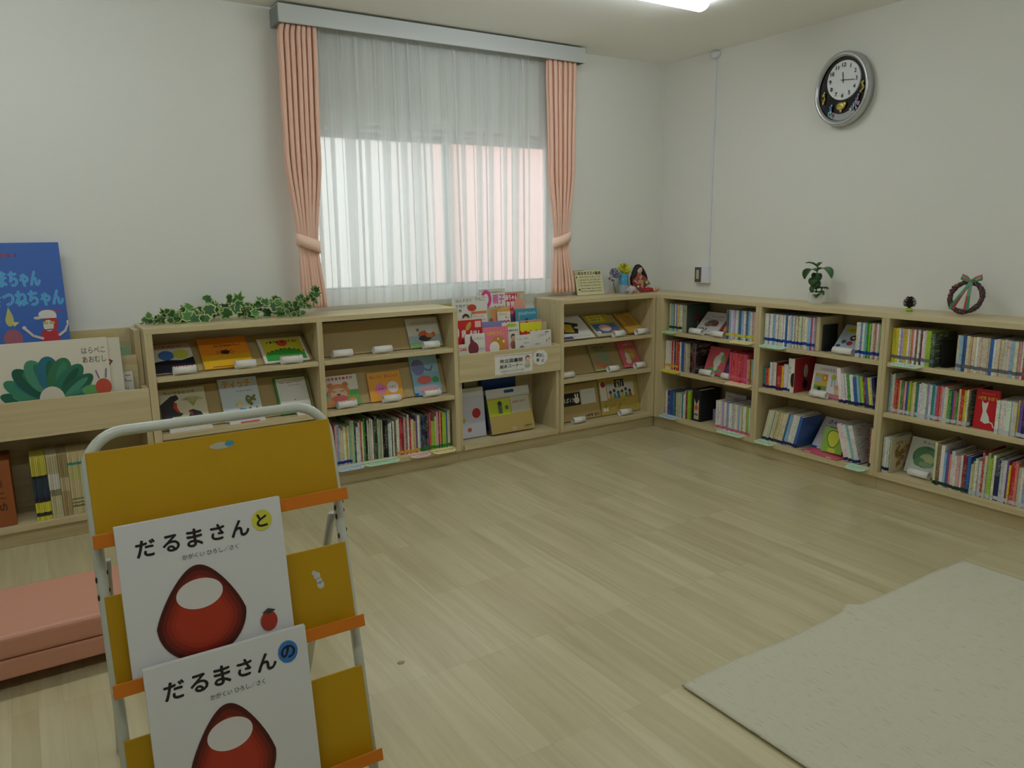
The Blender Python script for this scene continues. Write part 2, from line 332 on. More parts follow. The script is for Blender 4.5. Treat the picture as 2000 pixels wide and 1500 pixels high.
# rug
def rugmat():
    m=mat('woven_cotton',(200,197,178),.95,spec=.1); nt=m.node_tree; b=nt.nodes['Principled BSDF']; N=nt.nodes.new; L=nt.links.new
    tc=N('ShaderNodeTexCoord'); mp=N('ShaderNodeMapping'); mp.inputs['Scale'].default_value=(240,22,1); L(tc.outputs['Object'],mp.inputs[0])
    n=N('ShaderNodeTexNoise'); n.inputs['Scale'].default_value=1; n.inputs['Detail'].default_value=4; L(mp.outputs[0],n.inputs['Vector'])
    r=N('ShaderNodeValToRGB'); r.color_ramp.elements[0].position=.34; r.color_ramp.elements[0].color=s2l((182,177,152)); r.color_ramp.elements[1].position=.40; r.color_ramp.elements[1].color=s2l((203,199,176)); L(n.outputs['Fac'],r.inputs[0]); L(r.outputs[0],b.inputs['Base Color'])
    bp=N('ShaderNodeBump'); bp.inputs['Strength'].default_value=.6; bp.inputs['Distance'].default_value=.003; n3=N('ShaderNodeTexNoise'); n3.inputs['Scale'].default_value=300; L(tc.outputs['Object'],n3.inputs['Vector']); L(n3.outputs['Fac'],bp.inputs['Height']); L(bp.outputs[0],b.inputs['Normal']); return m
nx,ny=90,110; vs=[];x0,x1,y0,y1=-2.332,-.79,-4.75,-2.595; r=random.Random(4)
for j in range(ny+1):
    for i in range(nx+1):
        u,v=i/nx,j/ny; x=x0+(x1-x0)*u; y=y0+(y1-y0)*v
        z=.006+.010*math.exp(-((x-(-1.52+.10*(y+2.6)))/.035)**2)*max(0,1-(-2.6-y)/.9)+.010*math.exp(-((x+y*.55+3.30)/.05)**2)*min(1,max(0,(-2.9-y)/.4))+.003*(1+math.sin(x*7+2*math.sin(y*3)))*.5
        y+=.003*math.sin(x*11)*(v>.98)+(.018*math.exp(-((x+1.52)/.03)**2) if v>.99 else 0)
        vs.append((x,y,z))
fs=[(j*(nx+1)+i,j*(nx+1)+i+1,(j+1)*(nx+1)+i+1,(j+1)*(nx+1)+i) for j in range(ny) for i in range(nx)]
m=MB(); m.add(vs,fs,rugmat(),True); rug=m.build('cotton_rug',solid=.005); tag(rug,'cream woven cotton rug lying wrinkled on the wooden floor','rug')
# ================================================================== SHELVING
t_=.026
def panel(n,p,T,m): return box(n,p,m,T,.0012)
def shelf_unit(name,label,axis,a0,a1,bays,shelves,boards=None,a_stile=None):
    """axis 'x': along the back wall, 'y': along the right wall. bays: list of (lo,hi) openings; shelves: top heights"""
    t=thing(name,label,'bookshelf',(0,0,0))
    if axis=='x':
        P=lambda lo,hi,d0,d1,z0,z1:(lo,-d1,z0,hi,-d0,z1); MA=WX()
    else:
        P=lambda lo,hi,d0,d1,z0,z1:(-d1,lo,z0,-d0,hi,z1); MA=WY()
    edges=[a0]+[v for b in bays for v in b]+[a1]; i0=abs(a0)>.3; px=.0295 if (axis=='x' and a1>-.3) else 0
    for i in range(0,len(edges),2):
        lo,hi=sorted((edges[i],edges[i+1])); panel('side_panel' if i in (0,len(edges)-2) else 'divider',P(lo+.0004,hi-.0004,.002,D,.072,H-t_),t,WZ())
    lo,hi=min(a0,a1),max(a0,a1)
    panel('back_panel',P(lo,hi,.0005,.006,.072,H-t_),t,MA); panel('plinth',P(lo+.0003,(hi-.0003+px) if i0 else hi+.029,.004,D-.03,0,.0715),t,MA)
    for (b0,b1) in bays:
        b0,b1=min(b0,b1),max(b0,b1)
        panel('bottom_shelf',P(b0,b1,.007,D,.072,.098),t,MA)
        for z in shelves: panel('shelf_board',P(b0+.001,b1-.001,.007,D-.004,z-.023,z),t,MA)
    return t
def display_board(T,x0,x1,y,z,lean,L_):
    m=MB(); X=Matrix.Translation((x0,y,z))@Matrix.Rotation(-lean,4,'X'); m.box(0,0,0,x1-x0,.004,L_,mat('display_hardboard',(178,156,108),.6),X); return m.build('display_board',T,.0006)
B=shelf_unit('picture_book_shelf','long low oak bookshelf under the window with two bays of face-out picture books','x',-3.372,-1.779,[(-3.338,-2.583),(-2.554,-1.808)],(.674,.404))
panel('top_board',(-3.373,-D,H-t_,-1.7785,-.001,H),B,WX())
for (x0,x1,y,z,l,L_) in [(-3.33,-2.59,-.2195,.679,R(55),.215),(-3.33,-2.59,-.2095,.409,R(33),.215),(-2.55,-1.812,-.178,.679,R(26),.185),(-2.55,-1.812,-.194,.409,R(21),.2)]:
    display_board(B,x0,x1,y,z,l,L_)
Dn=shelf_unit('picture_book_shelf','narrow low oak bookshelf with face-out picture books between the magazine rack and the corner','x',-1.066,-.287,[(-1.042,-.312)],(.634,.403))
panel('top_board',(-1.066,-D,H-t_,-.0005,-.001,H),Dn,WX())
for (x0,x1,y,z,l,L_) in [(-1.038,-.316,-.214,.641,R(57),.21),(-1.038,-.316,-.184,.408,R(31.5),.2),(-1.038,-.316,-.172,.102,R(13),.24)]: display_board(Dn,x0,x1,y,z,l,L_)
def rack(label,x0,x1,xl,xr,mid,back,slot_y):
    t=thing('picture_book_rack',label,'book rack',(0,0,0))
    hz=.632
    for a,b in ((x0,xl),(xr,x1)): panel('side_panel',(a+.0004,-D+.016,.072,b-.0004,-.002,H if x1>-2 and False else hz),t,WZ())
    panel('front_board',(x0+.0005,-D,.472,x1-.0005,-D+.0155,hz),t,WX()); panel('back_panel',(x0+.001,-.008,.072,x1-.001,-.001,back),t,WX())
    panel('step_board',(xl+.001,slot_y-.012,.50,xr-.001,slot_y,mid),t,WX())
    panel('slot_floor',(xl+.001,-D+.016,.484,xr-.001,slot_y-.0125,.496),t,WX()); panel('slot_floor',(xl+.001,slot_y+.0005,.62,xr-.001,-.0085,.632),t,WX())
    panel('bottom_shelf',(xl,-D,.072,xr,-.0085,.098),t,WX()); panel('plinth',(x0+.0003,-D+.03,0,x1-.0003,-.004,.0715),t,WX())
    return t
A=rack('oak picture book rack at the near end of the window wall holding very large books',-4.52,-3.373,-4.494,-3.399,.777,.885,-.185)
panel('end_riser',(-3.3985,-.17,.633,-3.3735,-.009,.885),A,WZ())
C=rack('oak magazine rack with a library sign between the two picture book shelves',-1.778,-1.0665,-1.7535,-1.092,.762,.66,-.16)
# right-hand run: three units under one continuous top
LBL=['corner','potted plant','wreath']
for i,(a0,a1,b) in enumerate([(-.3555+.0005,-1.124,(-.3555,-1.103)),(-1.124,-1.889,(-1.145,-1.868)),(-1.889,-2.67,(-1.909,-2.645))]):
    if i==0: a0=-.2875
    u=shelf_unit('spine_book_shelf',['low oak three-tier bookshelf touching the corner of the room','low oak three-tier bookshelf standing below the small potted plant','low oak three-tier bookshelf standing below the wreath and pinecone'][i],'y',a0,a1,[b],(.660,.407))
struct_top=tag(box('shelf_worktop',(-D,-2.70,H-t_,-.001,-D-.0005,H),WY(),None,.0012),'continuous oak top board running along the three bookshelves by the wall clock','shelf top')
# ================================================================== STANDING BOOKS
CC={'W':(232,230,222),'w':(214,212,200),'C':(222,212,178),'c':(196,184,148),'B':(56,106,176),'b':(150,186,214),'n':(34,46,92),'R':(196,40,44),'r':(132,36,48),'P':(216,84,100),'p':(232,168,176),
'Y':(224,208,52),'y':(214,196,110),'O':(230,132,44),'G':(64,148,62),'g':(160,204,150),'L':(168,204,52),'T':(52,150,150),'K':(30,28,32),'k':(96,92,92),'V':(120,84,160),'v':(198,180,212),'S':(240,140,116),'D':(128,96,64),'t':(120,176,178),'E':(70,88,70)}
CN={'W':'white','w':'off-white','C':'cream','c':'tan','B':'blue','b':'pale blue','n':'navy','R':'red','r':'dark red','P':'pink','p':'pale pink','Y':'yellow','y':'straw yellow','O':'orange','G':'green','g':'pale green','L':'lime','T':'teal','K':'black','k':'grey','V':'violet','v':'lilac','S':'salmon','D':'brown','t':'pale teal','E':'dark green'}
ONE='first second third fourth fifth sixth seventh eighth ninth tenth eleventh twelfth thirteenth fourteenth fifteenth sixteenth seventeenth eighteenth nineteenth'.split()
TEN={2:'twent',3:'thirt',4:'fort'}
def ordinal(n):
    if n<20: return ONE[n-1]
    return TEN[n//10]+('ieth' if n%10==0 else 'y-'+ONE[n%10-1])
TAPE={'B':(30,60,150),'n':(36,34,84),'g':(104,108,116),'d':(20,62,44),'Y':(206,196,60),'O':(226,170,60),'P':(206,104,128),'s':(196,200,206),'G':(40,130,60)}
def book(name,w,h,d,col,tape,tz=.022,th=.016):
    c=MB(); k=min(.0016,w*.25); cm=spine(col)
    c.box(0,0,0,w,k,h,cm).box(0,k,0,k,d,h,cm).box(w-k,k,0,w,d,h,cm); o=c.build(name)
    box('pages',(k,k,.003,w-k,d-.004,h-.003),PAGES(),o)
    if tape: box('spine_tape',(-.0003,-.0004,tz,w+.0003,.012,tz+th),mat('tape_%d_%d_%d'%TAPE[tape],TAPE[tape],.35),o)
    return o
def row(axis,a0,a1,z,cols,h,where,group,tape=None,jit=.002,lean=0,front=.25,dep=.19,tz=.02,start='from the corner end'):
    kind='picture_booklet' if z>.6 else 'bound_book'
    items=[];i=0
    while i<len(cols):
        ch=cols[i]; th=5; dh=0; i+=1
        while i<len(cols) and cols[i] in '0123456789+-':
            if cols[i].isdigit(): th=int(cols[i])
            else: dh+= .012 if cols[i]=='+' else -.012
            i+=1
        items.append((ch,th,dh))
    L_=abs(a1-a0); tot=sum(t*1.0 for _,t,_ in items); pos=0; r=random.Random(int(abs(a0)*1e4)); hh=h if isinstance(h,tuple) else (h,h)
    for n,(ch,t,dh) in enumerate(items):
        w=L_*t/tot; u=(pos+w/2)/L_; hgt=hh[0]+(hh[1]-hh[0])*u+dh+r.uniform(-jit,jit); tp=tape
        if isinstance(tape,list): tp=[x[1] for x in tape if u<=x[0]][0]
        c=tuple(max(0,min(255,int(v*r.uniform(.94,1.04)))) for v in CC[ch]); c=tuple(int(v/6)*6 for v in c)
        fr=front+r.uniform(-.004,.006); bw=(w-.0008)*(math.cos(lean)**1.05); o=book(kind,bw,hgt,min(dep*r.uniform(.92,1.0),fr-.014),c,tp,tz+r.uniform(-.002,.002))
        ln=lean
        if axis=='x':
            o.location=(a0+pos+.0004,-fr,z+.0005)
        else: o.location=(-fr,a0-pos-.0004,z+.0005)
        X=Matrix.Rotation(0 if axis=='x' else -PI/2,4,'Z')
        if lean:
            # leaning row: pivot on the lower corner so that the block stands on the shelf
            piv=Matrix.Identity(4) if lean<0 else Matrix.Translation((bw,0,0))
            X=X@piv@Matrix.Rotation(ln,4,'Y')@piv.inverted()
        o.matrix_world=Matrix.Translation(o.location)@X
        tag(o,'%s book, %s %s %s'%(CN[ch],ordinal(n+1),start,where.replace('the ','of ',1)),'book',group); pos+=w
TOP1,TOP2,TOP3='the top shelf by the corner','the top shelf below the potted plant','the top shelf below the wreath'
zs=(.660,.407,.098)
row('y',-.372,-.49,zs[0],'C4W4g5b5D4W5B4b4y5C5W6',.178,'the first row on the top corner shelf','books on the top shelf by the corner','d',front=.25)
row('y',-.86,-1.098,zs[0],'k4b5W5v5W4C4B5b7W4B5b5W4p4W4w4',.176,'the second row on the top corner shelf','books on the top shelf by the corner','Y',start='from the corner end',front=.25)
row('y',-.362,-.560,zs[1],'W6W6W5K2W4R5W3k3n2C4R7R6W4B6B4C5E4C4',.190,'the first row on the middle corner shelf','books on the middle shelf by the corner',[(.62,'O'),(1,None)],front=.262,dep=.2,start='from the corner end')
row('y',-.562,-.622,zs[1],'K7r5K6r4k3K5',.192,'the dark bundle on the middle corner shelf','dark books on the middle shelf by the corner',None,front=.24,start='from the corner')
row('y',-.905,-1.096,zs[1],'P5P5R5P5P5P5R5P5P5P5P4v3--p2--O3--L5--t4--T3--',.176,'the second row on the middle corner shelf','books on the middle shelf by the corner','P',front=.262,start='from the corner end')
row('y',-.362,-.585,zs[2],'W5n5B5B5T3n3C3g4C3D2W3T4W3C3++r2++L8++',.162,'the first row on the bottom corner shelf','books on the bottom shelf by the corner',None,front=.25)
row('y',-.818,-1.096,zs[2],'W5W4W4v4W4W4k3b3W4W4C4W4W4b4W4c3W4W4L5W4w4',.174,'the second row on the bottom corner shelf','books on the bottom shelf by the corner','P',front=.262,tz=.004,start='from the corner end')
row('y',-1.149,-1.478,zs[0],'W5W5v2W4W4b4W4W4W4C4W4W4B5W4W4b4W4c3C4C4w4C5W5C4b6P3v4',.178,'the first row on the top plant shelf','books on the top shelf below the plant','B',front=.262,tz=.024,start='from the corner end')
row('y',-1.725,-1.862,zs[0],'C5W5b5W5t6G3L5G4C4c4p6W4g4W4',.178,'the second row on the top plant shelf','books on the top shelf below the plant','B',front=.262,tz=.02,start='from the corner end')
row('y',-1.150,-1.315,zs[1],'T6---R5---O4---W5w5W5r4R7-Y4-W9',.155,'the first row on the middle plant shelf','books on the middle shelf below the plant','n',front=.25,tz=.004)
row('y',-1.655,-1.862,zs[1],'W8++W5W4G6W7B7-b5L6r4B5Y5c3n5',.158,'the slanting row on the middle plant shelf','leaning books on the middle shelf below the plant','n',lean=R(-9),front=.262,tz=.004,start='from the corner end')
row('y',-1.160,-1.395,zs[2],'C4C4C4C4C4y4C4C4C4B3b5W6W6B5',.188,'the slanting row on the bottom plant shelf','leaning books on the bottom shelf below the plant','n',lean=R(13),front=.25,tz=.004,start='from the corner end')
row('y',-1.70,-1.79,zs[2],'W5W4b2W5',.2,'the slanting books at the plant shelf foot','magazines leaning on the bottom shelf below the plant','n',lean=R(-17),front=.25,tz=.004,start='from the corner')
row('y',-1.83,-1.865,zs[2],'r2C5',.206,'the upright pair on the bottom plant shelf','books on the bottom shelf below the plant','n',front=.25,tz=.01,start='from the corner')
row('y',-1.913,-2.125,zs[0],'Y6Y5Y4W4v5Y5Y4W4c4S5W4D4W4r4W5C4L9E8-',.168,'the first row on the top wreath shelf','books on the top shelf below the wreath','g',front=.262,tz=.02,start='from the corner end')
row('y',-2.222,-2.636,zs[0],'C5b5B5C5c4C5W4C5C5C5c3B5W4C5C5w5C5b6C5p4W4R4C5w4T5C4g5C5w5C5C5',.162,'the second row on the top wreath shelf','books on the top shelf below the wreath','g',front=.262,tz=.016,start='from the corner end')
row('y',-1.913,-2.300,zs[1],'b4++W5++w4++R6O4C3G5D3p4B6L5y5C4T6W4W5W5W4v4W5T6b4P6S5v5W4C4G7-B4-P4-G4-C4R6Y6C4E3',.168,'the first row on the middle wreath shelf','books on the middle shelf below the wreath','s',front=.25,tz=.006,start='from the corner end',jit=.004)
row('y',-2.418,-2.640,zs[1],'W5W5W5W5W4C4Y3+V5+n4+L5+r6+B5+C5w4W5b4',.15,'the second row on the middle wreath shelf','books on the middle shelf below the wreath','s',front=.262,tz=.006,start='from the corner end')
row('y',-1.914,-1.945,zs[2],'W5W4W5W4',.182,'the four books at the bottom wreath shelf edge','books on the bottom shelf below the wreath','n',front=.262,tz=.012,dep=.2,start='from the corner')
row('y',-2.165,-2.640,zs[2],'C4++D5++W6++b4V4S4W5W4p5W4r6B5-C4--c3--W4-W5R3++C4++c4++L4++W4++n7++w4++W5++V3+Y3+R6+S4+w4+W4b4W5C4g4R4W4c4',.176,'the row on the bottom wreath shelf','books on the bottom shelf below the wreath',[(.36,'d'),(1,'s')],front=.25,tz=.006,jit=.012,dep=.2,start='from the corner end')
WN='from the ivy end'
row('x',-2.545,-2.225,.098,'G4+w3K4r3p4b5+C4C4-W5y4-W4g3+c3+g4+n3W5-W4+R3+C4+G3++K4+W3++c3-w4+W3+E4K5++g4c4w3+K4',.212,'the dark-tailed book row under the window','standing books on the window shelf floor',[(.4,'B'),(1,None)],front=.235,dep=.2,start=WN,jit=.012,tz=.006)
row('x',-2.223,-1.815,.098,'K6w4-W3-K2-W3-D5W4W3R5r4p4D4W4+R3-C3-C4-y3--V4W5b3K3n6K5+k4P4+L8---C4-p4D3+S4+K2L9B3W3C3k3',.208,'the colourful book row under the window','standing books on the window shelf floor',[(.15,None),(.5,'O'),(1,'G')],front=.240,dep=.2,start=WN,jit=.01,tz=.006)
# shelf tags hanging over the shelf lips
def shelf_tag(axis,a,w,z,col,ink_,label,out=.032,drop=.02,seed=1):
    r=Matrix.Translation((a,-D,z) if axis=='x' else (-D,a,z))@Matrix.Rotation(0 if axis=='x' else -PI/2,4,'Z')
    t=thing('shelf_label',label,'shelf label'); t.matrix_world=r; m=MB(); c=ink(col)
    k=[(0,.03),(w,.03),(w,-out*.6),(w-.02,-out),(.02,-out),(0,-out*.6)]; n=6
    zz=lambda y:-drop*max(0,-y)/out+.0008
    vs=[(x,y,zz(y)) for x,y in k]+[(x,y,zz(y)+.0009) for x,y in k]
    m.add(vs,[tuple(range(5,-1,-1)),tuple(range(6,12))]+[(i,(i+1)%6,6+(i+1)%6,6+i) for i in range(6)],c); cd=m.build('card',t)
    a_=MB(); rr=random.Random(seed)
    for i in range(int(w/.014)):
        x=.016+i*.0125
        if x>w-.022: break
        for q in range(2):
            y=-.004-out*.8*rr.random()*.8; a_.add([(x,y,zz(y)+.0012),(x+.008,y+rr.uniform(-.003,.003),zz(y)+.0012),(x+.008,y-.002,zz(y-.002)+.0012),(x,y-.002,zz(y-.002)+.0012)],[(0,1,2,3)],ink(ink_))
    a_.build('writing',cd); return t
LG,LB_,LY,LP='#bfe6c8','#bcd6e6','#f0e8a0','#ecc8c0'
for i,(ax,a,w,z,c,k,l) in enumerate([
 ('x',-2.53,.16,.099,LB_,'#3a6ea8','pale blue shelf label under the first window books'),('x',-2.368,.20,.099,LG,'#4a8a5a','long green shelf label under the dark books at the window'),
 ('x',-2.10,.12,.099,LP,'#a04a4a','pale pink shelf label under the red-taped books'),('x',-1.96,.14,.099,LY,'#6a6a3a','pale yellow shelf label under the green-taped books'),
 ('y',-.362,.115,.661,'#b4e0a4','#3a7a4a','pale green label on the top shelf beside the corner'),('y',-.93,.16,.661,LY,'#b0a050','cream label on the top shelf under the yellow-taped books'),
 ('y',-.358,.165,.408,'#e8d84a','#a07020','yellow label on the middle shelf beside the corner'),('y',-.91,.185,.408,'#f0dcb0','#b09060','cream label on the middle shelf under the pink books'),
 ('y',-.36,.15,.099,LB_,'#3a6ea8','pale blue label on the bottom shelf beside the corner'),('y',-.86,.20,.099,LG,'#4a8a5a','green label on the bottom shelf under the white books'),
 ('y',-1.15,.17,.661,LG,'#4a8a8a','green label on the top shelf under the blue-taped books'),('y',-1.15,.13,.099,LG,'#4a8a5a','green label on the bottom shelf under the slanting cream books'),
 ('y',-1.745,.11,.099,LG,'#4a8a7a','green label with a blue stripe below the leaning magazines'),('y',-1.935,.15,.661,LG,'#2a4a9a','green label with bold writing below the yellow books')]):
    shelf_tag(ax,a,w,z,c,k,l,seed=i,drop=.012 if ax=='x' else .01,out=.03 if i!=12 else .045)
# ================================================================== FACE-OUT BOOKS, WINDOW SIDE
PAPER=lambda: mat('card_roll',(228,226,218),.6)
def clip_roll(axis,a,w,d,z,label,red=False,r=.0205,col=(228,226,218)):
    t=thing('paper_roll_clip',label,'paper roll',(0,0,0),group=None); n=18; m=MB(); pm=mat('card_roll_%d'%col[0],col,.6); vs=[]
    for k in range(n+1):
        a_=R(-80)+R(300)*k/n
        for x in (0,w): vs.append((x,r*math.cos(a_),r+r*math.sin(a_)))
    m.add(vs,[(2*k,2*k+2,2*k+3,2*k+1) for k in range(n)],pm,True); rc=m.build('rolled_card',t,solid=.0012)
    if red:
        q=MB(); rr=random.Random(int(abs(a)*1000))
        for k in range(7):
            x=.006+k*(w-.014)/7; aa=R(95+rr.uniform(-5,5)); qv=[]
            for an in (aa,aa+R(24)):
                for dx in (0,(w-.014)/7*.6): qv.append((x+dx,(r+.001)*math.cos(an),r+(r+.001)*math.sin(an)))
            q.add(qv,[(0,1,3,2)],ink('#c83c50'))
        q.build('writing',rc)
    t.matrix_world=(Matrix.Translation((a,-d,z)) if axis=='x' else Matrix.Translation((-d,a,z)))@Matrix.Rotation(0 if axis=='x' else -PI/2,4,'Z')
    return t
def a_circles(a): a.rect(0,.82,1,1,'#c8a890').rect(0,0,1,.38,'#20242e').poly([(0,.38),(.35,.44),(.7,.4),(1,.5),(1,.36),(0,.36)],'#20242e').ell(.36,.6,.19,.17,'#4a78be').ell(.72,.62,.19,.17,'#cfd257').marks(.06,.8,.91,'#5a3828',.05,9,1)
def a_orange(a): a.rect(0,.42,1,1,'#f0962c').marks(.3,.84,.72,'#b4371e',.07,11,2).ell(.5,.5,.09,.07,'#2a2420'); [a.line([(.5,.5),(.5+.2*math.cos(k*.7),.49+.1*math.sin(k*.7))],.012,'#40342a') for k in range(9)]; a.rect(.16,.03,.7,.045,'#7a3a1a')
def a_green(a): a.rect(.07,.06,.95,.94,'#d2c83e').poly([(.07,.06),(.95,.06),(.95,.3),(.8,.46),(.5,.54),(.2,.44),(.07,.3)],'#3ea046').ell(.52,.76,.12,.13,'#dc4632').marks(.18,.9,.82,'#2c2620',.09,10,3); [a.ell(.14+.1*k,.36+.16*math.sin(PI*(k+.6)/9),.02,.03,'#3a2c20' if k%2 else '#b43c28') for k in range(9)]
def a_hippo(a):
    a.text('ちいさなヒッポ',.45,.9,.095,'#2c2824',wid=.66)
    a.poly([(0,.0),(0,.62),(.1,.7),(.25,.82),(.38,.84),(.42,.74),(.3,.66),(.27,.52),(.33,.42),(.46,.36),(.4,.3),(.22,.3),(.14,.18),(.1,0)],'#34353c').poly([(.3,.66),(.27,.52),(.33,.42),(.4,.38),(.35,.52),(.36,.64)],'#c43c34')
    a.poly([(.52,.2),(.6,.34),(.58,.42),(.68,.44),(.84,.36),(.9,.2),(.86,.1),(.6,.1)],'#34353c').poly([(.6,.34),(.58,.4),(.66,.38),(.66,.3)],'#c43c34')
    for k in range(14): an=R(20+10.5*k); a.line([(.7,.52),(.7+.12*math.cos(an),.66+.08*math.sin(an)),(.7+.26*math.cos(an),.62+.16*math.sin(an))],.008,'#a8b060')
def a_titch(a):
    a.text('ティッチ',.46,.86,.2,'#e2a03c',wid=.72,bold=.008).marks(.4,.84,.68,'#8a8a8a',.025,12,5)
    for k in range(26): r=random.Random(k); a.ell(.74+r.uniform(-.13,.13),.38+r.uniform(-.17,.17),.03,.03,'#7c7a3c')
    a.ell(.44,.36,.08,.06,'#d8c83c').ell(.44,.33,.06,.05,'#ecc6a2').poly([(.34,.16),(.54,.16),(.6,.26),(.44,.28)],'#4a92cc').rect(.05,.02,.9,.05,'#d86068')
def a_frame(a): a.rect(.06,.06,.97,.96,'#e9e8e2').marks(.16,.88,.84,'#c83232',.045,12,6).marks(.4,.8,.76,'#808080',.02,10,7).ell(.52,.36,.015,.02,'#50604a')
def a_shi(a): a.rect(0,0,1,.4,'#a6bcc4').rect(0,0,1,.14,'#7cae5a').text('へんしんしとうしゃ',.52,.84,.1,'#c03028',wid=.74).ell(.58,.42,.27,.15,'#d2643c').ell(.5,.3,.2,.1,'#3c3a3c').ell(.68,.54,.12,.09,'#dcd8cc').ell(.66,.38,.12,.07,'#e08a50').rect(.28,.55,.36,.64,'#7a8a6c')
def a_bear(a): a.rect(0,0,1,.5,'#66aa88').rect(.62,0,1,.5,'#5aa84e').text('いただきますあそび',.46,.9,.1,'#c42a3c',wid=.86,bold=.006).ell(.46,.45,.3,.28,'#d88a4c').ell(.26,.69,.08,.09,'#cc7a3c').ell(.66,.69,.08,.09,'#cc7a3c').ell(.46,.4,.22,.2,'#e4c49c').line([(.28,.5),(.38,.48)],.02,'#3c2c22').line([(.52,.48),(.62,.5)],.02,'#3c2c22').ell(.45,.38,.05,.03,'#3a3434').ell(.46,.26,.22,.1,'#ca5a54').ell(.2,.12,.12,.12,'#d88a4c').ell(.8,.14,.12,.12,'#d88a4c')
def a_manju(a): a.text('おしくら・まんじゅう',.5,.84,.12,'#3a2418',wid=.84).ell(.35,.42,.17,.2,'#dc7ea4').ell(.72,.44,.17,.2,'#e4dcdc').marks(.62,.82,.45,'#b06a70',.06,3,3).marks(.28,.44,.42,'#96406a',.06,2,4)
def a_eleph(a): a.rect(0,.55,1,1,'#96bed2').ell(.26,.7,.24,.2,'#7c80b4').line([(.4,.72),(.56,.62),(.7,.6),(.78,.7)],.05,'#7c80b4').ell(.42,.38,.26,.1,'#d2645a').ell(.82,.36,.13,.075,'#4aa45c').rect(0,0,.12,.07,'#2c5aa0').ell(.5,.16,.4,.07,'#cf9aa4')
def dbook(nm,label,x0,x1,y,z,lean,h,col,art,th=.008): return face_book('picture_book',label,'picture book',x1-x0,h,th,col,art,(x0,y,z+.0008),lean)
SH1='on the window bookshelf'
dbook('',"picture book with a blue disc and a yellow disc on its cover",-3.334,-3.151,-.236,.677,R(55),.195,'#d9d6cb',a_circles)
dbook('',"orange and yellow picture book with a small dark spider on its cover",-3.116,-2.887,-.236,.677,R(55),.215,'#eab42a',a_orange)
dbook('',"picture book with a green hill and a red sun on yellow",-2.835,-2.610,-.236,.677,R(55),.180,'#e4e2d8',a_green)
dbook('',"cream picture book with two dark hippos and a palm on its cover",-3.318,-3.110,-.222,.407,R(33),.205,'#d9d2b4',a_hippo)
dbook('',"pale blue picture book with big orange lettering and a green plant",-3.042,-2.855,-.222,.407,R(33),.228,'#ccd8de',a_titch)
dbook('',"white picture book with a green border",-2.772,-2.605,-.222,.407,R(33),.205,'#3e8c46',a_frame)
dbook('',"picture book with red lettering and an orange animal on the top window shelf",-2.024,-1.828,-.190,.677,R(26),.172,'#d4d2c4',a_shi)
dbook('',"picture book with a large orange bear face",-2.545,-2.338,-.206,.407,R(21),.167,'#dbd8cc',a_bear)
dbook('',"orange picture book with a pink bun and a white bun",-2.279,-2.085,-.206,.407,R(21),.160,'#e6a032',a_manju)
dbook('',"tall blue picture book with a purple elephant",-2.014,-1.843,-.206,.407,R(21),.231,'#88b4c8',a_eleph)
for a,w,d,z,l,rd in [(-3.262,.10,.262,.675,'white paper roll at the foot of the book with two discs',1),(-2.985,.095,.262,.675,'white paper roll at the foot of the orange spider book',0),(-2.765,.105,.262,.675,'white paper roll at the foot of the green hill book',1),
 (-2.49,.108,.225,.675,'empty white paper roll on the top window shelf nearer the ivy',0),(-2.262,.104,.225,.675,'empty white paper roll in the middle of the top window shelf',0),(-1.968,.098,.222,.675,'white paper roll at the foot of the orange animal book',0),
 (-2.482,.104,.238,.405,'white paper roll at the foot of the bear book',1),(-2.226,.1,.24,.405,'white paper roll at the foot of the bun book',0),(-1.98,.1,.238,.405,'white and red paper roll at the foot of the elephant book',1)]:
    clip_roll('x',a,w,d,z,l,rd)
MB().box(0,0,0,.19,.02,.012,WHITE()).build('card_strip',thing('card_strip','flat white card strip under the hippo book','card',(-3.30,-.262,.405)))
MB().box(0,0,0,.17,.02,.012,WHITE()).box(.05,-.0005,.002,.14,0,.01,ink('#d86870')).build('card_strip',thing('card_strip','flat white and red card strip under the pale blue book','card',(-3.03,-.262,.405)))
MB().box(0,0,0,.09,.02,.014,WHITE()).build('card_strip',thing('card_strip','short white card strip under the green bordered book','card',(-2.70,-.262,.405)))
# corner-side picture book shelf
def a_dbk(a): a.poly([(.05,.25),(.62,.2),(.8,.62),(.2,.85)],'#2a2c24').poly([(.3,.3),(.55,.26),(.6,.6),(.4,.66)],'#c8aa3c').marks(.05,.6,.9,'#30302c',.07,6,8).rect(0,.0,.4,.1,'#5a4a7c').marks(.3,.9,.08,'#6a5040',.03,9,2).ell(.7,.45,.08,.05,'#dcdcd4')
def a_dfc(a): a.rect(0,.5,1,1,'#b4a63c').rect(.1,.65,.72,.95,'#d8c850').marks(.16,.68,.86,'#3c3420',.06,6,2).marks(.16,.6,.74,'#3c3420',.06,6,3).rect(.06,.1,1,.55,'#4a6e96').ell(.5,.34,.24,.16,'#dca6a4').ell(.5,.3,.16,.1,'#e6c6b4').ell(.8,.16,.1,.06,'#c8683c').ell(.14,.16,.08,.06,'#e6dcd0')
def a_dtan(a): a.rect(.05,.05,.95,.95,'#c49a3e'); [a.line([(.2+.07*k,.3),(.3+.06*k,.5+.1*math.sin(k*2)),(.25+.07*k,.8)],.012,'#8a5a2a') for k in range(8)]; a.marks(.1,.6,.9,'#5a4020',.06,7,2)
def a_dgr(a): a.marks(.2,.84,.86,'#3c3828',.07,7,3).marks(.3,.8,.77,'#3c3828',.04,7,4).ell(.62,.5,.26,.16,'#8aa07c').poly([(.1,.36),(.5,.26),(.86,.1),(.8,.04),(.3,.12),(.06,.26)],'#cc7c5c').rect(0,0,1,.05,'#b8b464')
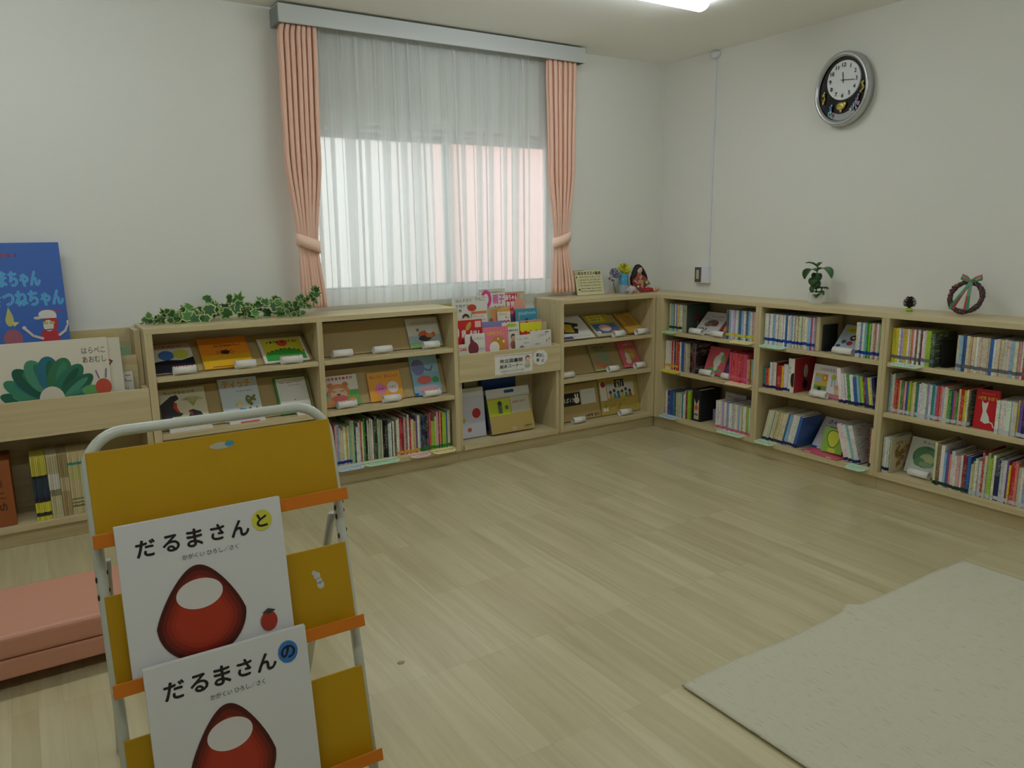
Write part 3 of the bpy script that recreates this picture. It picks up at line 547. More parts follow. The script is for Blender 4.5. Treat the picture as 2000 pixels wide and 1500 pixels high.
def a_dpk(a): a.marks(.3,.9,.86,'#f2d6d6',.06,7,3).ell(.56,.48,.32,.26,'#c49a58').ell(.38,.4,.13,.17,'#e6e2d6').ell(.36,.22,.16,.1,'#e6e2d6').ell(.66,.42,.1,.1,'#d8b848').ell(.46,.56,.03,.03,'#3c3428')
dbook('',"white picture book with a black and gold picture on the corner-side top shelf",-1.036,-.752,-.232,.640,R(57),.225,'#dcd9cf',a_dbk)
dbook('',"yellow and blue picture book with a round pink face",-.725,-.521,-.232,.640,R(57),.215,'#cbbf9a',a_dfc)
dbook('',"ochre picture book on the top shelf nearest the corner",-.465,-.318,-.232,.640,R(57),.215,'#b78a36',a_dtan)
dbook('',"greenish picture book on the middle shelf beside the corner",-.718,-.556,-.196,.408,R(31.5),.190,'#a39a70',a_dgr)
dbook('',"pink picture book with a white rabbit beside the greenish book",-.468,-.322,-.196,.408,R(31.5),.188,'#e2707c',a_dpk)
def a_kraft(a): a.rect(.02,.42,.58,.78,'#26241f').text('おばけ',.28,.58,.15,'#e8e4d8',wid=.34).ell(.5,.56,.06,.09,'#e8e4d8').ell(.48,.69,.016,.06,'#e8e4d8').ell(.53,.69,.016,.06,'#e8e4d8').rect(.6,.42,.93,.84,'#d8d6cc').marks(.64,.88,.74,'#9a9890',.02,8,2).marks(.66,.97,.09,'#30281c',.07,7,3).rect(0,.03,.05,.09,'#dcdad0')
def a_party(a):
    a.rect(.02,.4,.18,.9,'#e2dfd4').ell(.11,.84,.06,.08,'#b43a46').rect(.2,.44,.9,.84,'#cfd3cc').rect(.4,.72,.65,.94,'#28251f').marks(.42,.63,.88,'#ece8dc',.05,5,3).marks(.43,.63,.78,'#ece8dc',.1,4,5)
    for k,c in enumerate(['#d8a04a','#46a08c','#3e78b4','#c8c04a','#50a058','#c05a4a']): a.ell(.28+.1*k,.6+.04*math.sin(k*2),.035,.05,'#5a4434').poly([(.24+.1*k,.42),(.33+.1*k,.42),(.31+.1*k,.56),(.26+.1*k,.56)],c)
    a.rect(.04,.1,.18,.2,'#dcdad0')
    for k in range(40): r=random.Random(k+50); a.ell(r.uniform(.05,.95),r.uniform(.05,.38),.02,.02,r.choice(['#b49a40','#a08a3c','#c4ac58']))
dbook('',"brown envelope-like book with a black panel and white lettering",-1.028,-.662,-.188,.101,R(13),.232,'#b39c66',a_kraft,.012)
dbook('',"wide straw coloured book with a row of small children",-.652,-.318,-.188,.101,R(13),.242,'#bda553',a_party,.012)
for a,w,d,z,l,rd in [(-.630,.088,.262,.635,'white paper roll below the round pink face book',0),(-.436,.094,.262,.635,'white paper roll below the ochre book near the corner',0),(-1.036,.10,.238,.404,'pink and white paper roll alone on the middle corner-side shelf',1),(-.648,.084,.236,.404,'white paper roll below the greenish book',0),(-.415,.08,.234,.404,'white paper roll below the pink rabbit book',0),(-.935,.094,.235,.099,'white paper roll below the brown book with the black panel',0),(-.545,.098,.236,.099,'white paper roll below the wide straw coloured book',0)]:
    clip_roll('x',a,w,d,z,l,rd)
# ---- library corner rack
def plate(label,x0,x1,zt,y,col,art,z0=.505,lean=R(7),th=.006,cat='magazine'):
    h=(zt-z0)/math.cos(lean); return face_book('magazine' if cat=='magazine' else 'picture_book',label,cat,x1-x0,h,th,col,art,(x0,y-(zt-z0)*math.tan(lean)*.5,z0),lean)
def q(f,lo): # art written for the visible upper part (lo..1 of the sheet)
    class V:
        def __init__(s,a): s.a=a
        def z(s,v): return lo+(1-lo)*v
        def rect(s,a,b,c,d,e): s.a.rect(a,s.z(b),c,s.z(d),e); return s
        def ell(s,x,y,rx,ry,c,**k): s.a.ell(x,s.z(y),rx,ry*(1-lo),c,**k); return s
        def poly(s,p,c): s.a.poly([(x,s.z(y)) for x,y in p],c); return s
        def text(s,t,x,y,sz,c,**k): s.a.text(t,x,s.z(y),sz*(1-lo),c,**k); return s
        def marks(s,x0,x1,z,c,hz,n,seed): s.a.marks(x0,x1,s.z(z),c,hz*(1-lo),n,seed); return s
    return lambda a:f(V(a))
Z1,Z2=.497,.633
def a_m1(v): v.text('はんするり',.33,.86,.13,'#3a3634',wid=.44).text('を信ずる',.28,.68,.12,'#3a3634',wid=.36).text('保育',.16,.52,.11,'#3a3634',wid=.2).text('りんご',.8,.9,.15,'#3a3634',wid=.26).ell(.55,.6,.13,.12,'#b8442c').ell(.36,.28,.1,.13,'#4a342a').ell(.36,.22,.075,.1,'#dcb096').ell(.24,.14,.11,.12,'#dcb096').poly([(.12,0),(.5,0),(.44,.14),(.2,.14)],'#c8a4a0')
def a_m2(v): v.rect(0,.92,1,1,'#c8c8b4').ell(.25,.72,.2,.26,'#d0488c').ell(.25,.72,.09,.15,'#dfdcd2').text('親子',.72,.7,.3,'#cf5a9a',wid=.44,bold=.003).text('えほん',.74,.4,.22,'#b82c78',wid=.44,bold=.006).marks(.4,.9,.9,'#7a8a5a',.04,12,2).ell(.4,.34,.09,.1,'#b49a4c').ell(.17,.2,.14,.16,'#5a7898').ell(.24,.4,.05,.08,'#d87a40')
def a_m2b(v): v.rect(0,0,1,1,'#b4a88a').ell(.5,.75,.4,.2,'#c49458').ell(.58,.3,.2,.26,'#3c7a44').ell(.3,.42,.16,.3,'#d08a5a').ell(.8,.85,.25,.1,'#dca86c').ell(.14,.25,.1,.2,'#8a6a4a')
def a_m3(v): v.rect(0,.0,.62,.94,'#c03c56').text('赤ちゃん',.33,.83,.2,'#f0e2de',wid=.6,bold=.004).text('育児',.26,.6,.22,'#f0e2de',wid=.4,bold=.004).ell(.72,.5,.3,.34,'#dc9a86').ell(.85,.85,.1,.1,'#b8c49a').ell(.26,.14,.14,.1,'#3c4a78').marks(.1,.5,.34,'#f0b0a0',.07,5,3)
def a_m4(v): v.rect(0,0,1,1,'#3e94ac').text('おもちゃのチャチャチャ',.54,.66,.3,'#eef0ea',wid=.8).ell(.5,.16,.08,.16,'#2c4c9c').ell(.16,.35,.03,.2,'#c8a83c').ell(.86,.1,.08,.12,'#d8a43c')
def a_m5(v): v.rect(0,.82,1,1,'#d8743c').text('赤ちゃんの',.45,.66,.15,'#c83c3c',wid=.66).text('はじめてえほん',.5,.42,.13,'#9c3c3c',wid=.86).ell(.8,.1,.12,.16,'#7cb464')
def a_m6(v): v.rect(0,.86,1,1,'#d8a43c').text('赤ちゃんが',.42,.7,.14,'#c43c64',wid=.58).text('喜ぶ',.72,.5,.14,'#d0583c',wid=.3).text('100',.55,.2,.36,'#c01e50',wid=.74,bold=.006)
def a_n1(v): v.rect(0,.35,1,.96,'#c42c34').text('0',.06,.66,.4,'#ece6dc',wid=.16,bold=.01).text('歳',.32,.62,.22,'#ece6dc',wid=.16,bold=.004).text('えほん',.74,.6,.2,'#ece6dc',wid=.4,bold=.006).ell(.5,.8,.12,.08,'#c8a03c',rot=.5).rect(.74,.76,.96,.92,'#e8b8a8').ell(.12,.14,.14,.2,'#4a3830').ell(.6,.26,.1,.08,'#c0784a').ell(.12,.06,.1,.12,'#c89a7c')
def a_n2(v): v.text('こんに',.5,.5,.36,'#c83c32',wid=.7,bold=.01)
def a_n3(v): v.ell(.4,.36,.26,.3,'#7c3440').poly([(.24,.5),(.26,.86),(.33,.96),(.36,.8),(.56,.52)],'#7c3440').text('いちじく',.7,.78,.13,'#3c4474',wid=.46).text('にんじん',.8,.34,.13,'#3c4474',wid=.36)
def a_n4(v): v.marks(.12,.88,.76,'#e8c83c',.12,9,4).ell(.58,.3,.32,.32,'#c48a34').ell(.42,.18,.2,.24,'#e8e2da').ell(.58,.52,.03,.04,'#eef0ea').ell(.8,.4,.05,.06,'#e6cfa8')
def a_n5(v): v.rect(0,.5,1,1,'#8a84b4').rect(0,0,1,.5,'#b8c4d4')
def a_n6(v): v.ell(.55,.7,.32,.2,'#b8c83c').rect(.2,.1,.9,.4,'#c4b83c').marks(.3,.8,.72,'#6a9a3c',.1,6,4)
def a_n7(v): v.marks(.12,.88,.88,'#3c3c3c',.09,7,4).ell(.5,.56,.16,.16,'#4a3428').ell(.5,.5,.13,.13,'#dcb08c').ell(.46,.2,.2,.2,'#b47868')
def a_n8(v): v.text('いろ、かず、',.48,.72,.2,'#4a3c4c',wid=.7).marks(.5,.9,.4,'#8a94a0',.1,6,3).ell(.4,.12,.14,.14,'#8a92a0')
def a_n9(v): v.rect(0,0,1,.66,'#c8301e').poly([(0,.62)]+[(k/8,.62-(.1 if k%2 else 0)) for k in range(9)]+[(1,1),(0,1)],'#dcd82c').text('しっぽ',.6,.36,.24,'#e8d8a0',wid=.5,bold=.008)
def a_n9b(v): v.rect(0,0,1,1,'#cf9a96').ell(.28,.5,.1,.4,'#5c4038').ell(.7,.4,.1,.4,'#8a5a44')
def a_n10(v): v.text('このかず',.56,.7,.2,'#b83c4a',wid=.44,rot=.1).text('まま',.84,.42,.18,'#b83c4a',wid=.24,rot=.5).rect(.7,.84,.88,.9,'#4c78a8').marks(.2,.46,.2,'#b06a6a',.08,5,3)
MG=[ # label, TL.x TR.x top y(plane) colour art visible fraction, slot
('straw yellow booklet at the very back of the library rack',-1.748,-1.66,.895,-.022,'#cfc47c',lambda v:v.rect(0,0,1,1,'#cfc47c').marks(.2,.9,.6,'#8a7a3c',.3,5,2),.75,2),
('white childcare magazine with a red dot and two children',-1.713,-1.475,.940,-.110,'#d9d6cc',a_m1,.45,2),
('magazine with a large magenta ring at the back of the library rack',-1.52,-1.340,.975,-.100,'#d8d4c8',a_m2,.40,2),
('red baby magazine with a smiling baby at the back of the library rack',-1.34,-1.195,.951,-.094,'#c4a48c',a_m3,.40,2),
('magazine with green vegetables below the magenta ring magazine',-1.478,-1.318,.868,-.114,'#b4a88a',a_m2b,.5,2),
('thin white and orange booklet in front of the two-children magazine',-1.592,-1.492,.852,-.129,'#ddd9cc',a_m5,.6,2),
('booklet with a large magenta 100 in the library rack',-1.416,-1.325,.852,-.127,'#ddd9cc',a_m6,.55,2),
('wide blue picture book standing in the back slot of the library rack',-1.285,-1.125,.846,-.122,'#3e94ac',a_m4,.6,2),
('red baby magazine with a white zero in the front slot',-1.75,-1.568,.822,-.200,'#cfc8ba',a_n1,.3,1),
('lavender book standing behind the pink book in the rack',-1.570,-1.405,.792,-.190,'#b8c4d4',a_n5,.75,1),
('white book with a yellow-green patch in the front slot',-1.43,-1.308,.779,-.199,'#d8d8c8',a_n6,.8,1),
('salmon book with two dark heads behind the red and yellow book',-1.292,-1.135,.782,-.191,'#cf9a96',a_n9b,.8,1),
('red book with a scalloped yellow top in the front slot',-1.306,-1.148,.770,-.204,'#c8301e',a_n9,.55,1),
('small white book with red letters at the end of the front slot',-1.752,-1.692,.682,-.246,'#dcd9ce',a_n2,.7,1),
('small white book with a child below the yellow-green book',-1.412,-1.318,.748,-.216,'#dad8cc',a_n7,.5,1),
('white book with a purple fig on its cover',-1.705,-1.572,.735,-.236,'#dcdad2',a_n3,.45,1),
('pink picture book with a golden and white animal in the front slot',-1.578,-1.408,.764,-.230,'#e07c8c',a_n4,.45,1),
('white booklet with dark lettering beside the pink animal book',-1.372,-1.258,.705,-.250,'#dad8d0',a_n8,.6,1),
('white picture book with curved red lettering at the rack end',-1.258,-1.105,.722,-.243,'#d6d6cc',a_n10,.55,1)]
for l,x0,x1,zt,y,c,f,lo,sl in MG: plate(l,x0,x1,zt,y,c,q(f,lo),Z1 if sl==1 else Z2,R(5 if sl==2 else 4))
def a_sign(a):
    a.rect(0,0,1,1,'#e8e6de')
    for k in range(22):
        for z in (.95,.05): a.ell(.025+.045*k,z,.013,.028,['#d86a5a','#5aa0a0','#e0b45a','#7a9ac8','#d88aa0'][k%5])
    a.text('市立図書館',.42,.70,.2,'#26282c',wid=.6,bold=.004).text('絵本コーナー',.42,.44,.18,'#26282c',wid=.6,bold=.004).marks(.14,.8,.2,'#6a9a7a',.07,15,4)
    a.ell(.86,.74,.06,.11,'#5a4030').ell(.86,.7,.05,.09,'#e6c0a0').poly([(.79,.34),(.93,.34),(.91,.6),(.81,.6)],'#dcb4a0').rect(.8,.3,.92,.4,'#8ab4a0')
face_book('library_sign','white library corner sign with a coloured dotted border on the rack front','sign',.263,.122,.0012,'#e8e6de',a_sign,(-1.543,-D-.0016,.484),pages=False)
def cloud():  # cloud-shaped card tag, set just proud of the rack front
    t=thing('round_tag','round scalloped white no-lending tag beside the library sign','tag',(-1.222,-D-.0006,.566)); m=MB(); n=48; o=[]
    for k in range(n): a=2*PI*k/n; r_=.050+.005*abs(math.sin(4.5*a)); o.append((r_*math.cos(a),r_*.86*math.sin(a)))
    m.add([(x,0,z) for x,z in o]+[(x,-.0012,z) for x,z in o],[tuple(range(n)),tuple(range(2*n-1,n-1,-1))]+[(i,n+i,n+(i+1)%n,(i+1)%n) for i in range(n)],mat('tag_card',(226,226,222),.5)); cd=m.build('card',t)
    a=Art(.09,.09,-.0012); a.text('貸出し',.5,.66,.26,'#2a2c30',rot=-.12,wid=.7,bold=.006).text('禁',.3,.34,.24,'#2a2c30',rot=-.12,bold=.006).text('止',.7,.3,.24,'#2a2c30',rot=-.12,bold=.006); p=a.build('lettering',cd); p.location=(-.045,0,-.045)
cloud()
# lower bay of the library rack: two clear document cases, blue boxes
CASE=mat('clear_case',(200,204,206),.25,spec=.6); DK=mat('case_edge',(90,92,96),.4); BLUE=mat('blue_plastic',(28,72,140),.4)
def a_c1(a): a.rect(0,.0,1,.8,'#c6c6d2').rect(0,.83,1,.98,'#cfcfca').ell(.18,.905,.14,.035,'#2c5596').rect(.02,.87,.3,.94,'#2c5596').ell(.72,.48,.14,.1,'#ab2c34').ell(.46,.16,.07,.045,'#b8603c').ell(.3,.36,.06,.05,'#b4b46a').rect(0,.2,.16,.5,'#c09a9c').marks(.02,.26,.76,'#a03c50',.03,3,2).rect(.02,.42,.12,.54,'#e0ded6')
def a_c2(a): a.rect(0,0,1,.80,'#b49c58').rect(0,.40,.5,.76,'#bcc832').rect(.52,.42,.96,.78,'#c2bfae').ell(.27,.66,.05,.06,'#3c3c34').rect(.22,.44,.31,.62,'#5c6a62').ell(.42,.56,.04,.05,'#4a7a50').marks(.56,.88,.66,'#a04a50',.04,8,3).marks(.76,.94,.09,'#3c3424',.04,6,4).rect(.47,.04,.57,.1,'#c4a8b0').rect(0,.84,1,1,'#cccbc2').rect(.43,.885,.62,.955,'#26467e').ell(.43,.92,.02,.035,'#26467e').ell(.62,.92,.02,.035,'#26467e')
for l,x0,x1,y,z,ln,h,th,f in [('clear document case with an apple printed on white paper',-1.742,-1.535,-.165,.099,R(7),.298,.03,a_c1),('clear document case with yellow printed paper leaning in the library rack',-1.515,-1.205,-.205,.099,R(17),.272,.034,a_c2)]:
    t=thing('document_case',l,'document case'); t.matrix_world=Matrix.Translation((x0,y,z+.001+(th+.001)*math.sin(ln)))@Matrix.Rotation(-ln,4,'X'); w=x1-x0
    cs=MB().box(0,0,0,w,th,h,CASE).build('case_shell',t,.004); MB().box(-.001,.004,.004,0,th-.004,h-.03,DK).build('case_edge',cs); MB().box(w,.004,.004,w+.001,th-.004,h-.03,DK).build('case_edge',cs); a=Art(w,h); f(a); a.build('printed_sheet',t)
for l,x0,x1,z0 in [('narrow blue plastic box behind the apple document case',-1.75,-1.62,.099),('wide blue plastic box behind the yellow document case',-1.50,-1.25,.099)]:
    t=thing('storage_box',l,'box',((x0+x1)/2,-.036,z0)); w=(x1-x0)/2
    MB().box(-w,-.020,.0,w,.020,.345,BLUE).build('box_body',t,.004); MB().box(-w-.003,-.023,.328,w+.003,.023,.36,BLUE).build('box_rim',t,.003)
# ---- big book rack at the near end
def a_blue(a):
    a.text('くまちゃん',.585,.765,.115,'#86b8d8',wid=.43,bold=.0045).text('きつねちゃん',.68,.635,.115,'#86b8d8',wid=.60,bold=.0045).text('くまちゃん',.585,.765,.115,'#3f9ed2',wid=.43,bold=.002).text('きつねちゃん',.68,.635,.115,'#3f9ed2',wid=.60,bold=.002)
    a.marks(.3,.64,.92,'#b44a52',.024,14,3).marks(.78,.98,.545,'#b44a52',.018,12,6)
    k=.46; U=lambda x:.46+(x)*.56; V=lambda z:.30+z*.55
    a.ell(U(.08),V(.36),.035,.04,'#b4b46a').poly([(U(.03),V(.40)),(U(.08),V(.52)),(U(.14),V(.40))],'#b4b46a').poly([(U(.12),V(.34)),(U(.22),V(.33)),(U(.13),V(.28))],'#c8c878').ell(U(.1),V(.14),.08,.06,'#9c5a66')
    a.ell(U(.66),V(.14),.085,.055,'#b42e3a').ell(U(.69),V(.30),.062,.055,'#b42e3a').ell(U(.65),V(.27),.045,.038,'#cfc6bc').rect(U(.57),V(.29),U(.65),V(.32),'#a4b04a').rect(U(.67),V(.29),U(.75),V(.32),'#a4b04a').line([(U(.58),V(.22)),(U(.70),V(.225))],.007,'#6a3040')
    a.ell(U(.65),V(.41),.075,.028,'#cfccc4').rect(U(.52),V(.36),U(.79),V(.41),'#cfccc4').ell(U(.5),V(.37),.035,.010,'#bfbcb4')
    a.line([(U(.54),V(.12)),(U(.40),V(.16)),(U(.30),V(.24))],.016,'#cfc6bc').ell(U(.28),V(.26),.018,.012,'#cfc6bc').line([(U(.80),V(.15)),(U(.90),V(.20)),(U(.96),V(.28))],.016,'#cfc6bc').ell(U(.965),V(.30),.02,.015,'#cfc6bc')
def a_leaf(a):
    a.text('はらぺこ',.905,.86,.085,'#2e2a28',wid=.155).text('あおむし',.905,.755,.085,'#2e2a28',wid=.155)
    cols=['#2f6e58','#25604a','#3a7f62','#1f5646','#47866c','#2c6a7a','#356f4c']
    for k in range(11):
        an=R(215-25*k); x=.60+.155*math.cos(an); z=.36+.27*math.sin(an); a.ell(x,z,.075,.20,cols[k%7],rot=(an-PI/2)*.5); a.ell(x+.015,z+.02,.03,.13,cols[(k+3)%7],rot=(an-PI/2)*.5)
    a.ell(.605,.33,.082,.155,'#cdc6b6').ell(.86,.40,.06,.06,'#5d9858').ell(.945,.42,.055,.10,'#b94e3c').line([(.92,.53),(.905,.62)],.015,'#7c6a94').line([(.965,.53),(.975,.63)],.015,'#7c6a94')
def a_bk2(a): a.line([(.84,.8),(.93,.72),(.85,.58)],.02,'#8a3a48').line([(.84,.76),(.9,.71)],.012,'#8a3a48').ell(.9,.3,.03,.02,'#555350')
def a_sm(a): a.text('こ',.93,.86,.2,'#555350').text('むし',.90,.6,.2,'#555350',wid=.09).ell(.94,.3,.02,.06,'#8a80a0')
def bigbook(l,x0,x1,zt,y,z0,c,f,th=.012,ln=R(7)): return face_book('picture_book',l,'picture book',x1-x0,(zt-z0)/math.cos(ln),th,c,f,(x0,y,z0),ln)
bigbook('very large blue picture book standing at the back of the near rack',-4.085,-3.648,1.283,-.165,.634,'#3a62ae',a_blue,.014,R(8))
bigbook('very large cream picture book with a ring of green leaves in the near rack',-4.10,-3.518,.872,-.2705,.498,'#d6d0be',a_leaf,.013,R(4))
bigbook('large cream picture book just behind the green leaf ring book',-4.02,-3.466,.866,-.2560,.498,'#d2ccba',a_bk2,.010,R(4))
bigbook('small pale picture book last in the front slot of the near rack',-3.72,-3.425,.705,-.226,.498,'#cfcdc4',a_sm,.01,R(3))
face_book('booklet','straw coloured booklet at the back of the near rack','booklet',.28,.235,.006,'#bfae72',lambda a:a.rect(.04,.55,.3,.75,'#6a6450').marks(.4,.8,.9,'#8a7c4c',.03,9,2).marks(.34,.95,.72,'#7a6c40',.05,12,3),(-3.745,-.048,.634),R(4),pages=False)
face_book('card_folder','mint green card folder beside the straw booklet in the near rack','folder',.12,.178,.004,'#93b387',lambda a:a.marks(.1,.2,.6,'#5a7a5a',.02,2,2),(-3.533,-.105,.634),R(5),pages=False)
# lower bay of the near rack
t=thing('file_box','brown card file box with handwritten characters in the near rack','file box',(-4.035,-.262,.099)); bb=MB().box(0,0,0,.10,.2,.285,mat('brown_card',(150,84,40),.7)).build('box_body',t,.002)
a=Art(.1,.285); a.text('第',.5,.66,.13,'#3a2418').text('二',.55,.48,.13,'#3a2418').text('幼',.55,.31,.14,'#3a2418').rect(.05,.1,.3,.2,'#8a9086'); a.build('lettering',bb)
def mags(x0,n,w,h,bands,base,gl,front,gname,dh=0):
    for k in range(n):
        c=MB(); c.box(0,0,0,w-.0006,.18,h-k*dh,mat('magazine_%02x%02x%02x'%base,base,.5)); o=c.build('magazine')
        o.location=(x0+k*w,-front+.003*math.sin(k*2),.0985); a=Art(w-.0006,h-k*dh)
        for z0,z1,cc in bands: a.rect(0,z0,1,z1,cc)
        a.build('spine_print',o); tag(o,'%s, %s from the file box'%(gl,ordinal(k+1)),'magazine',gname)
mags(-3.862,8,.0072,.285,[(0,.06,'#d6d044'),(.06,.12,'#3c3c3c'),(.12,.28,'#d6d044'),(.28,.36,'#2c2a3c'),(.36,.66,'#344050'),(.66,.7,'#201c28'),(.7,.9,'#c4bc48')],(200,190,80),'yellow and black banded magazine',.262,'yellow banded magazines in the near rack')
mags(-3.803,5,.0085,.283,[(.0,.35,'#c9bf96'),(.35,.45,'#8a8468'),(.45,.7,'#d6cfc0'),(.7,.98,'#b8ad88')],(206,196,160),'cream and grey banded magazine',.262,'cream and grey magazines in the near rack')
mags(-3.7595,4,.0085,.283,[(0,.4,'#ab9568'),(.4,.62,'#c4b48c'),(.62,.98,'#9c8a5e')],(176,156,112),'brownish banded magazine',.262,'brown banded magazines in the near rack')
mags(-3.7245,15,.0085,.282,[(0,.12,'#cdbf90'),(.12,.15,'#7a7458'),(.18,.2,'#7a7458'),(.24,.26,'#7a7458'),(.26,.56,'#cdbf90'),(.56,.8,'#c4c07c'),(.8,.84,'#3c8c8c')],(206,190,140),'tan magazine with thin dark lines',.262,'tan lined magazines in the near rack')
# ================================================================== FACE-OUT BOOKS, CORNER TO WREATH
def rbook(label,y0,y1,x,z,lean,h,col,art,th=.008,roll=0,cat='picture book',pages=True): return face_book('picture_book' if pages else 'card_board',label,cat,abs(y1-y0),h,th,col,art,(x,y0,z+.0008),lean,-PI/2,roll,pages)
def b_cat(a): a.rect(.04,.04,.96,.96,'#cdcac8').marks(.3,.9,.8,'#a04c58',.06,8,2).ell(.55,.5,.26,.14,'#6a5a44').ell(.4,.42,.16,.1,'#7a6a50').ell(.7,.44,.12,.08,'#8a3c34').marks(.1,.5,.2,'#555350',.1,6,3).marks(.1,.9,.66,'#5a5458',.05,12,4)
def b_red2(a): a.rect(.1,.1,.9,.9,'#8c2c34').ell(.4,.4,.2,.2,'#d8a46a').rect(.1,.1,.9,.2,'#5a2430')
def b_rab(a): a.ell(.55,.5,.18,.22,'#d9d8d0').ell(.66,.74,.12,.1,'#d9d8d0').ell(.8,.62,.1,.16,'#7caa60').ell(.3,.4,.08,.16,'#b8643c').ell(.5,.18,.38,.07,'#62a45a').ell(.55,.26,.1,.1,'#d9d8d0')
def b_dk(a): a.ell(.4,.75,.2,.14,'#c89a8c').rect(0,.28,1,.62,'#22302c').ell(.3,.3,.3,.16,'#6a3c7a').ell(.7,.24,.3,.1,'#a03c64')
def b_lil(a): a.marks(.1,.5,.86,'#8a7080',.05,5,3).ell(.5,.5,.16,.14,'#8a8ea0').poly([(.4,.4),(.6,.4),(.66,.2),(.34,.2)],'#9aaab8')
def b_blue(a): a.ell(.52,.80,.44,.12,'#c8c43c').marks(.2,.85,.8,'#7a7a2c',.07,8,3).ell(.5,.52,.12,.1,'#3c2c2c').ell(.45,.32,.1,.08,'#b43c3c').ell(.82,.34,.1,.08,'#c8602c').ell(.24,.36,.08,.07,'#50604c').ell(.12,.2,.08,.05,'#4c4c54').ell(.5,.52,.05,.04,'#d8d0b0')
def b_bus(a): a.rect(0,0,1,.14,'#d88494').text('バスがきました',.55,.86,.12,'#a03c48',wid=.66).rect(.08,.2,.5,.72,'#c8a840').rect(.08,.2,.5,.34,'#6c9440').rect(.1,.44,.28,.62,'#9ab0cc').ell(.4,.6,.09,.11,'#c8843c').ell(.4,.6,.04,.05,'#e8c060').ell(.27,.24,.07,.06,'#2c2c2c').ell(.68,.66,.08,.09,'#b4bc3c').rect(.63,.36,.66,.58,'#8ab0c4').rect(.72,.36,.74,.58,'#8ab0c4').ell(.82,.34,.08,.09,'#d89a7c').ell(.82,.22,.06,.08,'#d8c48c')
def b_san(a): a.text('さんかく',.5,.86,.14,'#303038',wid=.62,bold=.004).rect(0,.0,.2,.06,'#2c4c9c').rect(.3,.3,1,.72,'#b03c50')
def b_drop(a): a.rect(0,0,1,1,'#8cb84c').poly([(.5+.30*math.sin(t)*(.5+.5*(1-math.cos(t))/2+.25),.56-.36*math.cos(t)) if True else 0 for t in [2*PI*k/28 for k in range(28)]],'#40502c').poly([(.5+.27*math.sin(t)*(.5+.5*(1-math.cos(t))/2+.25),.56-.33*math.cos(t)) for t in [2*PI*k/28 for k in range(28)]],'#ccd244').ell(.5,.1,.2,.1,'#ccd244')
def b_red(a): a.rect(0,0,1,1,'#c02028').marks(.1,.92,.78,'#d8a83c',.08,9,3); a.marks(.2,.8,.9,'#e0b0a0',.02,9,2); a.poly([(.3,.2),(.36,.44),(.3,.6),(.28,.72),(.37,.66),(.47,.66),(.56,.71),(.54,.58),(.5,.46),(.64,.32),(.7,.18),(.5,.14)],'#d9d8d0').line([(.66,.2),(.8,.18),(.88,.08)],.03,'#d9d8d0')
def b_cab(a): a.text('キャベツ',.55,.88,.13,'#4a4c48',wid=.46,rot=-.08).ell(.5,.5,.36,.3,'#4c7a54').ell(.38,.58,.2,.18,'#5a8a5c').ell(.66,.54,.2,.18,'#6a9468').ell(.54,.44,.2,.16,'#b8c490').ell(.36,.34,.16,.12,'#62906a').ell(.56,.3,.2,.08,'#8aa878')
def b_ban(a):
    a.marks(.2,.7,.82,'#a05a44',.08,5,3)
    for k in range(16): r=random.Random(k); a.ell(.2+.6*r.random(),.15+.55*r.random(),.12,.07,r.choice(['#a8844c','#b8945c','#8c6c3c']),rot=r.random()*3)
rbook('white picture book with a brown cat picture on the top shelf by the corner',-.56,-.745,-.215,.661,R(45),.175,'#dcdad6',b_cat)
rbook('dark red picture book beside the brown cat book',-.752,-.855,-.215,.661,R(45),.16,'#a03844',b_red2)
rbook('pink picture book with a white rabbit and leaves on the middle corner shelf',-.640,-.800,-.205,.408,R(22),.182,'#d25c68',b_rab)
rbook('dark red picture book with a black band beside the pink rabbit book',-.805,-.898,-.200,.408,R(20),.19,'#8c2440',b_dk)
rbook('pale lilac picture book on the bottom shelf by the corner',-.735,-.900,-.10,.099,R(3),.192,'#c4bcc8',b_lil)
rbook('pale blue picture book with a yellow oval on the top shelf below the plant',-1.545,-1.715,-.20,.661,R(42),.175,'#b4c2d4',b_blue)
rbook('white picture book about a bus with pink foot on the middle shelf',-1.440,-1.628,-.215,.408,R(10),.172,'#dcd9dc',b_bus)
rbook('white picture book with black lettering behind the green drop card',-1.435,-1.62,-.17,.099,R(38),.20,'#d8d6dc',b_san)
rbook('green card with a plain yellow drop shape on the bottom shelf',-1.530,-1.655,-.215,.110,R(12),.135,'#8cb84c',b_drop,.004,0,'card',False)
rbook('red picture book with a white cat on the middle shelf below the wreath',-2.312,-2.412,-.235,.408,R(3),.180,'#c02028',b_red)
rbook('white picture book with a green cabbage on the bottom shelf',-1.975,-2.155,-.17,.099,R(20),.182,'#d2d4c8',b_cab)
t=face_book('picture_book','cream picture book with brown bananas turned towards the cabbage book','picture book',.155,.182,.006,'#c8bc9c',b_ban,(-.245,-1.952,.099),R(3),R(0)); t.matrix_world=Matrix.Translation((-.252,-1.9515,.0988))@Matrix.Rotation(R(-5),4,'Z')
for a,w,d,z,l in [(-.568,.104,.25,.661,'white paper roll under the brown cat book'),(-.748,.10,.25,.661,'white paper roll under the dark red book at the corner'),(-.655,.10,.240,.408,'white paper roll under the pink rabbit book'),(-.832,.066,.236,.408,'white paper roll under the black banded red book'),(-1.595,.112,.255,.661,'white paper roll under the yellow oval book'),(-1.47,.098,.246,.408,'white paper roll under the bus book'),(-2.025,.10,.205,.099,'white paper roll under the cabbage book')]: clip_roll('y',a,w,d,z,l,r=.019)
